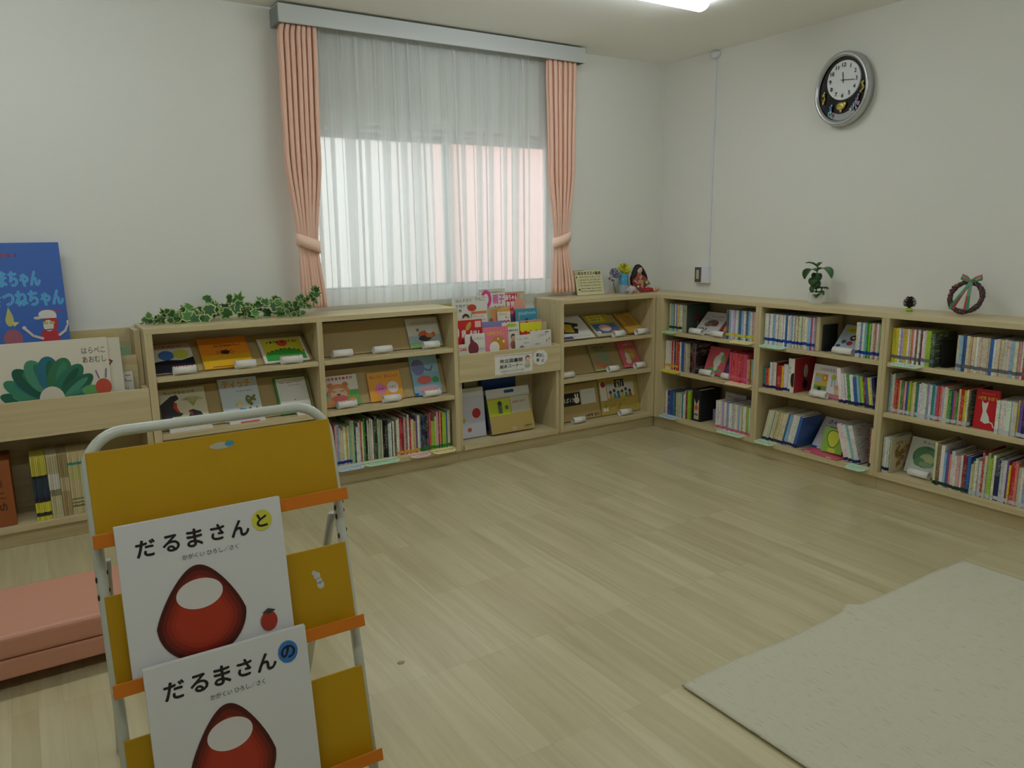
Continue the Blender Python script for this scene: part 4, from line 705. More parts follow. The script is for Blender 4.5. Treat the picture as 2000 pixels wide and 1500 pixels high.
# bookends, file boxes
def endbox(label,y0,y1,h,c,z,x=-.25,dep=.2,art=None):
    t=thing('file_box',label,'file box',(x,y0,z+.0006),(0,0,-PI/2)); w=abs(y1-y0); m=mat('box_%02x%02x%02x'%c,c,.6)
    MB().box(0,0,0,w,dep,.002,m).box(0,0,.002,w,.002,h,m).box(0,.002,.002,.002,dep,h,m).box(w-.002,.002,.002,w,dep,h,m).box(.002,dep-.002,.002,w-.002,dep,h,m).build('box_body',t,.0008); box('papers',(.004,.006,.003,w-.004,dep-.006,h-.012),PAGES(),t)
    if art: art(t,w,h)
def gb(t,w,h):
    a=Art(w,h); a.rect(0,0,1,1,'#9a9c82').marks(.2,.8,.8,'#4a4c40',.05,3,2); a.build('box_print',t)
    a=Art(.15,h); a.ell(.5,.5,.2,.14,'#7a2c2c').rect(.46,.2,.54,.4,'#8a8674'); p=a.build('box_print',t); p.matrix_local=Matrix.Translation((w+.0003,.025,0))@Matrix.Rotation(PI/2,4,'Z')
endbox('dark green file box closing the first corner book row',-.492,-.53,.176,(62,76,66),.661,art=gb)
endbox('cream file box at the end of the long white book row',-1.4785,-1.500,.182,(204,190,150),.661)
def nb(t,w,h):
    a=Art(w,h); a.rect(.25,.06,.78,.72,'#c8c0a0').poly([(.25,.72),(.5,.52),(.78,.72),(.78,.73),(.25,.73)],'#1e1c20').ell(.5,.42,.2,.1,'#c8602c').ell(.5,.3,.14,.06,'#d8b49a').rect(.28,.18,.7,.24,'#5a5458').marks(.3,.74,.12,'#777060',.03,5,3); a.build('box_print',t)
endbox('black file box with a printed window beside the blue books',-.592,-.668,.205,(28,26,30),.099,-.24,.18,nb)
endbox('small lilac box on the bottom corner shelf',-.680,-.730,.075,(160,150,190),.099,-.14,.08)
def bookend(label,y,z,h=.15,c=(70,72,74),fx=-.25):
    t=thing('bookend',label,'bookend',(0,0,0)); m=mat('bookend_steel_%d'%c[0],c,.4,.6); MB().box(fx+.02,y-.0012,z+.0008,fx+.15,y,z+h,m).build('upright_plate',t,.0005); MB().box(fx+.02,y-.03,z+.0006,fx+.14,y-.0014,z+.0018,m).build('foot_plate',t)
bookend('dark steel bookend beside the cream file box',-1.506,.661,.14)
bookend('dark steel bookend beside the dark green book below the wreath',-2.14,.661,.12)
t=thing('card_folder','pink card folder lying flat under the green drop card','folder',(0,0,0)); X=Matrix.Translation((-.262,-1.44,.0992))@Matrix.Rotation(R(-96),4,'Z')
MB().box(0,0,0,.235,.19,.004,mat('pink_folder',(214,84,110),.35),X).build('folder_sheet',t,.001); MB().box(.02,-.001,.0042,.06,.01,.0046,WHITE(),X).box(.17,-.001,.0042,.2,.01,.0046,WHITE(),X).build('folder_label',t)
# red upright book with a white spine turned to show its side
t=thing('picture_book','thick red picture book with a white spine and a black bird on the middle shelf','picture book',(-.25,-1.318,.408),(0,0,-PI/2))
c=MB(); c.box(0,0,0,.04,.003,.192,mat('spine_white',(224,220,206),.45)).box(0,.003,0,.003,.19,.192,ink('#b0303a')).box(.037,.003,0,.04,.19,.192,ink('#b0303a')); c.build('cover',t,.001); box('pages',(.003,.003,.004,.037,.186,.187),PAGES(),t)
a=Art(.04,.192); a.ell(.8,.38,.36,.22,'#262428').ell(.7,.6,.1,.04,'#eef0ea').text('ま',.3,.72,.08,'#30303a').text('る',.3,.6,.08,'#30303a').rect(.05,.02,.4,.1,'#24304c'); a.build('cover_print',t)

X=Matrix.Translation((.0405,.02,0))@Matrix.Rotation(PI/2,4,'Z'); a=Art(.16,.192); a.ell(.5,.6,.12,.2,'#d4cec0').ell(.5,.2,.14,.14,'#2a2428').rect(.4,.3,.46,.44,'#2a2428'); p=a.build('cover_print',t); p.matrix_local=X
# ================================================================== ON TOP OF THE SHELVES
zt=H+.0006
# ivy garland
def leafpoly(s): return [(0,-.35*s),(.18*s,-.42*s),(.5*s,-.16*s),(.34*s,.06*s),(.44*s,.40*s),(.16*s,.34*s),(0,.72*s),(-.16*s,.34*s),(-.44*s,.40*s),(-.34*s,.06*s),(-.5*s,-.16*s),(-.18*s,-.42*s)]
t=thing('ivy_garland','artificial variegated ivy garland lying along the window bookshelf top','ivy garland',(0,0,0))
r=random.Random(11); ST=mat('ivy_stem',(58,44,34),.6); GD=mat('ivy_leaf_dark',(48,92,44),.5); GM=mat('ivy_leaf_mid',(74,122,58),.5); GR=mat('ivy_leaf_rim',(168,186,120),.5)
pa=[(-3.36,-.115,zt+.006),(-3.28,-.11,zt+.035),(-3.17,-.12,zt+.055),(-3.05,-.11,zt+.072),(-2.93,-.12,zt+.072),(-2.82,-.12,zt+.058),(-2.71,-.125,zt+.045),(-2.65,-.15,zt+.05),(-2.60,-.19,zt+.075),(-2.55,-.215,zt+.105)]
pb=[(-3.34,-.14,zt+.008),(-3.24,-.15,zt+.03),(-3.12,-.16,zt+.018),(-3.0,-.15,zt+.03),(-2.86,-.16,zt+.045),(-2.74,-.17,zt+.02),(-2.68,-.18,zt+.03),(-2.62,-.205,zt+.03)]
def smooth(P,n=5):
    out=[]
    for i in range(len(P)-1):
        p0,p1,p2,p3=[Vector(P[max(0,min(len(P)-1,i+k))]) for k in (-1,0,1,2)]
        for k in range(n):
            u=k/n; out.append(.5*((2*p1)+(p2-p0)*u+(2*p0-5*p1+4*p2-p3)*u*u+(3*p1-p0-3*p2+p3)*u**3))
    return out+[Vector(P[-1])]
pa,pb=smooth(pa),smooth(pb); sm=MB(); sm.tube(pa,.0022,ST,6).tube(pb,.0018,ST,6); lf=MB()
for P in (pa,pb):
    for i,p in enumerate(P):
        for _ in range(2 if i>len(P)-9 else 1):
            if i<2 and r.random()<.6: continue
            s=r.uniform(.050,.074)*(.6 if i<6 or i>len(P)-10 else 1.0); o=Vector((r.uniform(-.02,.02),r.uniform(-.03,.03),r.uniform(-.03,.035))); c=p+o; c.z=max(c.z,zt+.014)
            X=Matrix.Translation(c)@Euler((R(r.uniform(40,110)),R(r.uniform(-30,30)),R(r.uniform(-45,45)))).to_matrix().to_4x4()@Matrix.Rotation(R(r.uniform(-70,70)+180*(r.random()<.5)),4,'Z')
            col=r.choice([GD,GD,GM]); oo=leafpoly(s); n=len(oo); ctr=X@Vector((0,0,.0)); ov=[]
            for x,y in oo: v=X@Vector((x,y,-.10*(abs(x)+abs(y)*.4))); v.z=max(v.z,zt+.0008); ov.append(v)
            iv=[ctr+(v-ctr)*.80 for v in ov]; lf.add([ctr]+iv,[(0,1+k,1+(k+1)%n) for k in range(n)],col); lf.add(iv+ov,[(k,n+k,n+(k+1)%n,(k+1)%n) for k in range(n)],GR)
            sm.tube([p,(p+ctr)/2+Vector((0,0,.004)),ctr],.0009,ST,5)
sm.build('ivy_stem',t); lf.build('ivy_leaves',t,solid=.0006)
# handwritten notice
def a_note(a):
    a.rect(.0,.0,1,1,'#d8d2a4').text('11月のオススメ絵本',.5,.87,.15,'#241a22',wid=.94,bold=.006)
    for k in range(6): a.marks(.14,.93,.72-.115*k,'#5a5a50',.055,17,k+3)
    a.line([(.03,.72),(.1,.5),(.08,.3),(.12,.2)],.008,'#33402c').ell(.05,.72,.025,.035,'#26301c').ell(.1,.22,.035,.035,'#26301c').rect(.02,.975,.36,.99,'#6a7a3c')
t=face_book('handwritten_notice','handwritten cream notice board leaning beside the peach drape','notice',.222,.163,.008,'#7a6438',a_note,(-.792,-.094,zt),R(14),0,pages=False)
# paper flowers and beaded ornament
t=thing('flower_vase','blue paper vase with a yellow paper flower beside the doll','vase',(-.425,-.115,zt)); BLU=mat('blue_paper',(70,160,196),.5)
MB().lathe([(.026,0),(.030,.02),(.031,.10),(.022,.125),(.001,.127)],mat('glass_sleeve',(168,176,186),.3),n=16).build('vase_body',t); MB().lathe([(.0318,.055),(.0325,.07),(.0322,.118),(.03,.13),(.012,.14)],BLU,n=9).build('blue_wrap',t)
def pompom(t,c,rad,m1,m2,name,n=46,seed=1,wd=.55):
    r=random.Random(seed); k=MB()
    for i in range(n):
        th=math.acos(1-2*(i+.5)/n); ph=i*2.39996; d=Vector((math.sin(th)*math.cos(ph),math.sin(th)*math.sin(ph),math.cos(th))); s=d.orthogonal().normalized()*rad*wd; u=d.cross(s).normalized()*rad*wd; c0=Vector(c)
        k.add([c0+d*rad*.25,c0+d*rad*.85+s,c0+d*rad*r.uniform(1,1.15)+u*.3,c0+d*rad*.85-s],[(0,1,2,3)],m1 if r.random()<.6 else m2)
    return k.build(name,t,solid=.0008)
pompom(t,(.004,0,.158),.042,mat('yellow_tissue',(214,214,60),.6),mat('yellow_tissue_deep',(206,190,44),.6),'paper_flower')
t=thing('paper_flower','white and violet tissue flower hanging at the side of the blue vase','paper flower',(-.50,-.115,zt)); pompom(t,(0,0,.135),.036,mat('violet_tissue',(150,142,170),.6),mat('white_tissue',(214,212,214),.6),'petals',40,4); MB().tube([(0,0,.12),(-.01,.0,.06),(.02,.01,0.003)],.0022,mat('wire_dark',(50,70,70),.5),6).build('stem',t); pompom(t,(-.028,0,.098),.020,mat('navy_tissue',(60,56,84),.6),mat('white_tissue',(214,212,214),.6),'small_petals',22,6)
t=thing('beaded_ornament','pink and white spiky beaded ornament in front of the blue vase','ornament',(-.418,-.188,zt)); k=MB(); r=random.Random(5); PW=mat('bead_pink',(222,190,184),.3); WW=mat('bead_white',(222,224,226),.25); CB=mat('bead_blue',(150,196,214),.3)
k.ball((0,0,.028),.022,PW,8)
for i in range(90):
    th=math.acos(1-1.25*r.random()); ph=r.random()*6.283; d=Vector((math.sin(th)*math.cos(ph)*1.35,math.sin(th)*math.sin(ph),math.cos(th)*.95)); c=Vector((0,0,.026)); e=c+d*r.uniform(.026,.036); e.z=max(e.z,.003); k.tube([c,e],[.003,.0008],r.choice([PW,WW,WW,CB]),4)
for x in (-.025,.012,.038): k.tube([(x,-.018,.02),(x,-.024,.002)],.0016,WW,5)
k.build('bead_cluster',t)
# kimono doll
t=thing('kimono_doll','small doll with long black hair in a red patterned kimono','doll',(-.285,-.105,zt))
def kim():
    if 'kimono_cloth' in _M: return _M['kimono_cloth']
    m=mat('kimono_cloth',(0,0,0),.7); nt=m.node_tree; b=nt.nodes['Principled BSDF']; v=nt.nodes.new('ShaderNodeTexVoronoi'); v.inputs['Scale'].default_value=70; tc=nt.nodes.new('ShaderNodeTexCoord'); nt.links.new(tc.outputs['Object'],v.inputs['Vector'])
    rp=nt.nodes.new('ShaderNodeValToRGB'); rp.color_ramp.interpolation='CONSTANT'; el=rp.color_ramp.elements; el[0].color=s2l((150,44,56)); el[1].position=.45; el[1].color=s2l((168,72,70))
    for p,c in ((.62,(196,180,130)),(.72,(150,44,56)),(.84,(90,110,80)),(.92,(190,140,130))): e=el.new(p); e.color=s2l(c)
    sp=nt.nodes.new('ShaderNodeSeparateColor'); nt.links.new(v.outputs['Color'],sp.inputs[0]); nt.links.new(sp.outputs[0],rp.inputs[0]); nt.links.new(rp.outputs[0],b.inputs['Base Color']); return m
KM=kim(); SK=mat('doll_skin',(226,192,160),.6); HR=mat('doll_hair',(26,22,22),.5); RD=mat('doll_red',(176,36,42),.6)
MB().lathe([(.055,0),(.058,.015),(.046,.05),(.034,.09),(.026,.112),(.012,.125),(.002,.127)],KM,n=18,sx=1.05,sy=.8).build('kimono',t)
for sx in (-1,1):
    sv=MB().tube([(sx*.02,-.008,.105),(sx*.045,-.02,.075),(sx*.05,-.035,.045)],[.014,.02,.024],KM,12).build('sleeve',t); MB().ball((sx*.046,-.052,.042),.009,SK,8).build('hand',sv)
MB().lathe([(.041,.058),(.043,.064),(.041,.078),(.036,.084)],mat('obi_sash',(170,150,96),.6),n=18,sx=1.05,sy=.85).build('obi_sash',t)
hd=MB(); hd.ball((0,-.006,.150),(.023,.022,.027),SK,12); hd.ball((0,-.029,.147),(.003,.003,.003),SK,6)
for sx in (-.009,.009): hd.ball((sx,-.0265,.153),(.0028,.0015,.0028),HR,6)
hd.ball((0,-.0265,.138),(.004,.0015,.0014),RD,6); hd=hd.build('head',t)
hr=MB(); hr.ball((0,.004,.158),(.031,.029,.029),HR,12); hr.tube([(-.018,.002,.165),(-.034,.0,.13),(-.05,.004,.09),(-.054,.006,.05)],[.014,.018,.018,.006],HR,10); hr.tube([(.018,.002,.165),(.036,.0,.14),(.062,.0,.105),(.082,-.002,.085)],[.014,.017,.014,.003],HR,10); hr.tube([(0,.022,.16),(0,.034,.12),(0,.034,.07)],[.02,.026,.012],HR,10); hr.build('hair',hd)
for k,(a_,b_) in enumerate([((.03,-.03,.014),(.085,-.055,.012)),((.045,-.012,.014),(.13,-.03,.013))]):
    lg=MB().tube([a_,((a_[0]+b_[0])/2,(a_[1]+b_[1])/2,.016),b_],[.014,.013,.009],RD,10).build('leg',t); MB().ball((b_[0]+.012,b_[1],.0145),(.009,.012,.0138),SK,8).build('foot',lg); MB().tube([(b_[0]+.024,b_[1],.003),(b_[0]+.025,b_[1],.022)],.005,RD,8).build('shoe',lg)
# potted plant
t=thing('potted_plant','small leafy green plant in a white square pot','potted plant',(-.125,-1.372,zt),(0,0,R(-40))); t.scale=(1.12,1.12,1.08); PT=mat('white_ceramic',(220,220,214),.3)
m=MB(); a_,b_,h_=.026,.031,.058; vs=[(x*a_,y*a_,0) for x,y in ((-1,-1),(1,-1),(1,1),(-1,1))]+[(x*b_,y*b_,h_) for x,y in ((-1,-1),(1,-1),(1,1),(-1,1))]+[(x*(b_-.003),y*(b_-.003),h_) for x,y in ((-1,-1),(1,-1),(1,1),(-1,1))]+[(x*(b_-.005),y*(b_-.005),h_-.012) for x,y in ((-1,-1),(1,-1),(1,1),(-1,1))]
m.add(vs,[(3,2,1,0)]+[(i,(i+1)%4,4+(i+1)%4,4+i) for i in range(4)]+[(4+i,4+(i+1)%4,8+(i+1)%4,8+i) for i in range(4)]+[(8+i,8+(i+1)%4,12+(i+1)%4,12+i) for i in range(4)],PT); m.build('pot',t,.0015)
box('soil',(-.0262,-.0262,.044,.0262,.0262,.047),mat('soil',(60,48,36),.9),t); GL=mat('plant_leaf',(62,112,52),.4); GL2=mat('plant_leaf_dark',(42,80,42),.4)
MB().tube([(0,0,.046),(.003,0,.09),(0,.002,.14),(.002,0,.188)],.0028,GL,7).tube([(0,0,.046),(.02,-.004,.062),(.032,-.006,.082)],.002,GL2,6).build('stem',t)
r=random.Random(3); m=MB()
def pleaf(base,az,el,L_,W_,m_,droop=.5):
    n=7; L_*=1.2; W_*=1.25; d=Vector((math.cos(az),math.sin(az),0)); s=Vector((-math.sin(az),math.cos(az),0)); vs=[];e=el; p=Vector(base)
    for k in range(n+1):
        w=W_*math.sin(PI*min(1,(k+.25)/(n+.4)))**.75*.5; vs+=[p-s*w+Vector((0,0,w*.3)),p.copy(),p+s*w+Vector((0,0,w*.3))]; p=p+(d*math.cos(e)+Vector((0,0,math.sin(e))))*L_/n; e-=droop/n*2
    fs=[]
    for k in range(n): fs+=[(3*k,3*k+1,3*k+4,3*k+3),(3*k+1,3*k+2,3*k+5,3*k+4)]
    m.add(vs,fs,m_,True)
AZ=R(-140)+R(40)
for z,az,el,L_,W_,c,dr in [(.16,R(130),.5,.085,.055,GL,1.2),(.165,R(-50),.55,.09,.056,GL,1.1),(.18,R(180),.9,.055,.042,GL,.6),(.185,R(40),1.0,.035,.02,GL2,.5),(.15,R(100),.3,.06,.022,GL2,1.6),(.15,R(-80),.3,.06,.02,GL2,1.7),(.125,R(-140),.2,.06,.04,GL2,1.6),(.11,R(-110),.1,.055,.038,GL2,1.7),(.12,R(160),.2,.05,.036,GL,1.5),(.09,R(-160),-.2,.05,.034,GL2,1.2),(.055,R(-60),.5,.05,.03,GL,.8),(.06,R(120),.2,.04,.014,GL2,.6),(.05,R(-100),.3,.045,.03,GL2,.8)]: pleaf((0,0,z),az,el,L_,W_,c,dr)
for az in range(0,360,60): pleaf((.032,-.006,.08),R(az),.3,.026,.017,GL2,.6)
m.build('leaves',t,solid=.0006)
# pine cone on a bottle cap
t=thing('pine_cone','dark pine cone standing on a lime green bottle cap','pine cone',(-.135,-1.912,zt)); t.scale=(1.2,1.2,1.2); MB().lathe([(.0001,0),(.0125,0),(.0125,.012),(.0001,.012)],mat('lime_cap',(160,204,60),.4),n=20).build('bottle_cap',t)
k=MB(); PC=mat('cone_scale',(64,48,50),.7); k.lathe([(.001,.012),(.012,.02),(.012,.035),(.004,.052),(.001,.055)],PC,n=12)
for i in range(70):
    f=i/70; z=.016+.040*f; rr_=.027*math.sin(PI*(.28+.64*f))**.8; ph=i*2.39996; d=Vector((math.cos(ph),math.sin(ph),0)); s=Vector((-math.sin(ph),math.cos(ph),0))*.0048; o=Vector((0,0,z)); tip=o+d*rr_+Vector((0,0,.006)); k.add([o+d*.006-s*.5,o+d*.006+s*.5,o+d*rr_*.8+s+Vector((0,0,.003)),tip,o+d*rr_*.8-s+Vector((0,0,.003))],[(0,1,2,3,4)],PC)
k.build('cone_scales',t,solid=.0012)
# wreath
t=thing('ribbon_wreath','twisted vine wreath with green and red ribbons leaning on the wall','wreath',(0,0,0)); t.matrix_world=Matrix.Translation((-.118,-2.168,zt+.0845))@Matrix.Rotation(-PI/2,4,'Z')@Matrix.Rotation(R(-18),4,'X'); V1=mat('vine_brown',(92,66,62),.7); V2=mat('vine_dark',(64,50,56),.7); RG=mat('ribbon_green',(40,120,76),.35); RR=mat('ribbon_red',(176,36,44),.35); k=MB()
for q_ in range(4):
    P=[]
    for i in range(61): a=2*PI*i/60; rr_=.071+.007*math.cos(7*a+q_*PI/2)+.002*math.sin(13*a+q_); P.append((rr_*math.cos(a),.007*math.sin(7*a+q_*PI/2),rr_*math.sin(a)))
    k.tube(P,.0055,[V1,V2,V1,V2][q_],7)
r=random.Random(8)
for i in range(26): a=r.uniform(2.2,7.2); k.ball((.074*math.cos(a)+r.uniform(-.006,.006),-.008,.074*math.sin(a)+r.uniform(-.006,.006)),.0055,r.choice([V1,V2,mat('berry_gold',(180,140,60),.4),mat('berry_plum',(110,50,80),.4)]),6)
k.build('vine_ring',t)
def ribbon(P,w,m_,nm):
    P=[Vector(p) for p in P]; vs=[]
    for i,p in enumerate(P): d=(P[min(i+1,len(P)-1)]-P[max(0,i-1)]); s=Vector((-d.z,0,d.x)).normalized()*w/2; vs+=[p-s,p+s]
    m=MB(); m.add(vs,[(2*i,2*i+1,2*i+3,2*i+2) for i in range(len(P)-1)],m_); return m.build(nm,t,solid=.0008)
for x0,x1,m_,y in ((.012,-.052,RG,-.016),(.012,-.038,RR,-.014),(.014,.028,RG,-.015),(.012,.014,RR,-.013)): ribbon([(x0,y,.07),((x0+x1)/2,y-.004,0),(x1,y,-.066)],.013 if m_ is RG else .011,m_,'ribbon_tail')
for sx,m_ in ((-1,RG),(1,RG),(-1,RR),(1,RR)):
    u=0 if m_ is RG else .006; ribbon([(.012,-.018,.072),(.012+sx*.02,-.02,.084+u),(.012+sx*.042,-.02,.094+u),(.012+sx*.046,-.016,.08+u),(.012+sx*.02,-.014,.074),(.012,-.016,.070)],.009,m_,'ribbon_bow')
# ================================================================== WALL THINGS
t=thing('wall_clock','oval silver-rimmed musical wall clock with a white dial on black','wall clock',(-.0015,-1.395,2.028),(0,0,-PI/2))
SIL=mat('clock_silver',(190,192,194),.28,.75); BK=mat('clock_black',(14,14,18),.2,coat=.5); DI=mat('clock_dial',(222,224,226),.35); GO=mat('clock_gold',(198,180,96),.3,.8); CR=mat('clock_crystal',(196,204,214),.08,.3,spec=.8)
FW,FH=.160,.188; n=56
def ovals(prof,m_,nm,par,cap=False,fn=None):
    vs=[]
    for (s_,y) in prof:
        for k in range(n): a=2*PI*k/n; vs.append((FW*s_*math.cos(a)*(1-.04*math.sin(a)),y,FH*s_*math.sin(a)))
    fs=[(i*n+k,(i+1)*n+k,(i+1)*n+(k+1)%n,i*n+(k+1)%n) for i in range(len(prof)-1) for k in range(n)]
    if cap: fs.append(tuple((len(prof)-1)*n+k for k in range(n)))
    m=MB(); m.add(vs,fs,m_,True); return m.build(nm,par)
ovals([(.96,0),(1.0,-.008),(1.0,-.045),(.985,-.056),(.95,-.062),(.90,-.060),(.855,-.050),(.85,-.046)],SIL,'clock_rim',t)
fa=ovals([(.86,-.040),(.01,-.040)],BK,'clock_face',t,True)
m=MB(); dc=(.006,.042); DRX,DRZ=.096,.098; vs=[(dc[0],-.0478,dc[1])]+[(dc[0]+DRX*math.cos(2*PI*k/n),-.047,dc[1]+DRZ*math.sin(2*PI*k/n)) for k in range(n)]+[(dc[0]+DRX*1.02*math.cos(2*PI*k/n),-.0402,dc[1]+DRZ*1.02*math.sin(2*PI*k/n)) for k in range(n)]
m.add(vs,[(0,1+(k+1)%n,1+k) for k in range(n)]+[(1+k,1+(k+1)%n,1+n+(k+1)%n,1+n+k) for k in range(n)],DI); dial=m.build('dial',t)
a=Art(.2,.2,-.0482)
for k in range(1,13): an=PI/2-k*PI/6; a.text(str(k),.5+.385*math.cos(an),.5+.385*math.sin(an),.14,'#26262a',bold=.004)
p=a.build('numerals',dial); p.location=(dc[0]-.1,0,dc[1]-.1)
for nm,an,L_,w in (('minute_hand',R(-5),.066,.003),('hour_hand',R(96),.040,.004)):
    m=MB(); X=Matrix.Translation((dc[0],-.051 if nm[0]=='m' else -.0497,dc[1]-.0))@Matrix.Rotation(-an,4,'Y'); m.box(-.014,-.0006,-w/2,L_,.0006,w/2,BK,X); m.build(nm,dial)
MB().ball((dc[0],-.0515,dc[1]),(.004,.002,.004),BK,8).build('hand_boss',dial)
m=MB(); m.ball((.0,-.048,-.088),(.028,.006,.020),GO,12).ball((.022,-.049,-.08),(.012,.005,.012),GO,8).ball((.0,-.046,-.112),(.008,.004,.008),GO,8); m.build('pendulum_disc',t)
r=random.Random(2)
for nm,cs,gold in (('crystal_figure',[(-.060,-.105),(-.058,-.085),(-.064,-.122),(-.05,-.13)],0),('gold_figure',[(-.105,-.015),(-.104,-.04),(-.1,-.055)],1),('crystal_figure',[(.06,-.112),(.072,-.1),(.082,-.085),(.094,-.07),(.104,-.05),(.1,-.085),(.088,-.105)],0),('gold_figure',[(.120,.01),(.121,-.01),(.116,-.025)],1)):
    m=MB()
    for (x,z) in cs:
        for _ in range(5): m.ball((x+r.uniform(-.006,.006),-.046-r.random()*.006,z+r.uniform(-.008,.008)),(.0042,.004,.0065),GO if gold else r.choice([CR,CR,mat('crystal_blue',(90,120,190),.1,.3),mat('crystal_pink',(190,120,160),.1,.3),mat('crystal_green',(60,160,150),.1,.3)]),6)
    m.build(nm,t)
m=MB(); m.add([(FW*.84*s_*math.cos(a),-.0412,FH*.84*s_*math.sin(a)) for a in [PI+R(52)+R(76)*k/14 for k in range(15)] for s_ in (.80,1.0)],[(2*i,2*i+2,2*i+3,2*i+1) for i in range(14)],mat('clock_plinth',(176,178,184),.25,.4)); m.build('silver_base',t)
# surface conduit with switch box
WP=mat('white_pvc',(220,222,228),.4)
t=thing('cable_trunking','thin white cable trunking running down the wall near the corner','cable trunking',(-.0006,-.470,0)); MB().box(-.010,-.008,1.075,0,.008,2.345,WP).build('trunking_strip',t,.001)
cj=MB(); cj.lathe([(.0001,0),(.034,0),(.036,.012),(.034,.030),(.0001,.032)],WP,n=24,T=Matrix.Translation((0,0,2.375))@Matrix.Rotation(-PI/2,4,'Y')@Matrix.Diagonal((.65,1,1,1))); cj.build('junction_cover',t)
t=thing('wall_socket','dark framed switch plate on a white surface box below the trunking','switch',(-.0006,-.425,.0)); MB().box(-.030,-.066,.966,0,.048,1.074,WP).build('surface_box',t,.002); MB().box(-.0345,-.008,.972,-.0305,.046,1.068,mat('plate_dark',(96,94,84),.4,.3)).build('switch_plate',t,.001); MB().box(-.0375,.008,.992,-.035,.030,1.050,mat('switch_insert',(184,182,160),.4)).build('switch_insert',t,.001)
# ================================================================== BENCH
t=thing('floor_bench','low pink upholstered bench on the floor behind the display stand','bench',(0,0,0)); PK=mat('pink_vinyl',(200,142,118),.42,spec=.4,bump=(25,.15)); DKL=mat('bench_leg',(40,36,34),.6)
bx0,bx1,by0,by1=-4.75,-3.42,-1.54,-1.165
MB().box(bx0,by0,.106,bx1,by1,.182,PK).build('seat_cushion',t,.018,4); MB().box(bx0+.004,by0+.004,.045,bx1-.004,by1-.004,.1055,PK).build('seat_base',t,.008,3)
for x in (bx0+.08,bx1-.08):
    for y in (by0+.07,by1-.07): MB().lathe([(.018,0),(.022,.045)],DKL,(x,y,0),12).build('leg',t)
# ================================================================== DISPLAY STAND
t=thing('display_stand','three-tier yellow and orange book display stand with a pale tubular frame','display stand',(0,0,0)); TB=mat('stand_tube',(196,200,188),.35,spec=.5,coat=.3); YB=mat('stand_board',(186,144,0),.45,bump=(500,.25)); OB=mat('stand_ledge',(206,116,20),.4); SL=.233; YB0=-2.5
yf=lambda z:YB0+SL*z
xl,xr=-3.743,-3.237; rad=.0115; cr=.075
P=[(xl,yf(0)+.004,0.004),(xl,yf(.4)+.004,.4),(xl,yf(.835)+.004,.835)]
zc=.905-cr
for k in range(9): a=PI-PI/2*k/8; z=zc+cr*math.sin(a); P.append((xl+cr+cr*math.cos(a),yf(z)+.004,z))
for k in range(9): a=PI/2-PI/2*k/8; z=zc+cr*math.sin(a); P.append((xr-cr+cr*math.cos(a),yf(z)+.004,z))
P+=[(xr,yf(.4)+.004,.4),(xr,yf(0)+.004,.004)]; P[2]=(xl,yf(zc-.01)+.004,zc-.01)
ff=MB().tube(P,rad,TB,14).build('front_frame',t)
hz=.645
for x in (xl+.012,xr-.012): MB().tube([(x,yf(hz)+.024,hz),(x,yf(hz)+.024+.335*(hz-.3)/hz,.3),(x,yf(hz)+.024+.335*(hz-.004)/hz,.004)],.010,TB,12).build('rear_leg',t)
ycb=lambda z:yf(hz)+.024+.335*(hz-z)/hz
MB().tube([(xl+.012,ycb(.236),.236),(xr-.012,ycb(.236),.236)],.006,mat('stand_bar',(150,148,128),.5),10).build('cross_bar',t)
TA=math.atan(SL); BD=[]
for z0,z1 in ((.695,.873),(.405,.588),(.098,.302)):
    X=Matrix.Translation((-3.49,yf(z0)-.012,z0))@Matrix.Rotation(-TA,4,'X'); L_=(z1-z0)/math.cos(TA)
    bb=MB().box(-.254,0,0,.254,.0035,L_,YB,X).build('back_board',t,.003); BD.append(bb); l=MB(); l.box(-.262,-.038,-.008,.262,-.034,.020,OB,X).box(-.262,-.034,-.008,.262,.0,-.0045,OB,X); l.build('front_ledge',t,.0012)
    MB().box(-.254,.0036,.01,-.236,.007,.03,TB,X).box(.236,.0036,.01,.254,.007,.03,TB,X).build('board_clip',bb)
X=Matrix.Translation((-3.49,yf(.695)-.0122,.695))@Matrix.Rotation(-TA,4,'X'); m=MB(); vs=[X@Vector((.008+.026*math.cos(2*PI*k/20),-.0004,.158+.0075*math.sin(2*PI*k/20))) for k in range(20)]; m.add(vs,[tuple(range(19,-1,-1))],mat('old_sticker',(176,172,150),.6)); vs=[X@Vector((.024+.010*math.cos(2*PI*k/14),-.0006,.160+.006*math.sin(2*PI*k/14))) for k in range(14)]; m.add(vs,[tuple(range(13,-1,-1))],mat('old_sticker_blue',(60,140,170),.6)); m.build('sticker',BD[0])
X=Matrix.Translation((-3.49,yf(.405)-.0122,.405))@Matrix.Rotation(-TA,4,'X'); m=MB(); r=random.Random(3)
for dx,dz,rr_ in ((0,.0,.008),(.004,-.012,.007),(.006,-.022,.0085),(-.006,.008,.005)): vs=[X@Vector((.176+dx+rr_*math.cos(2*PI*k/14),-.0004,.125+dz+rr_*math.sin(2*PI*k/14)*1.1)) for k in range(14)]; m.add(vs,[tuple(range(13,-1,-1))],mat('chipped_paint',(200,200,196),.6))
m.build('paint_chip',BD[1])
m=MB(); RU=mat('rust_mark',(64,44,34),.8)
for x,z in ((xl,.62),(xr,.665),(xl,.585),(xr,.645),(xr,.60)): m.ball((x-.010,yf(z)-.002,z),(.0022,.004,.007),RU,7).ball((x+.011,yf(z+.01)+.002,z+.01),(.0018,.004,.005),RU,7)
m.build('rust_spot',ff)
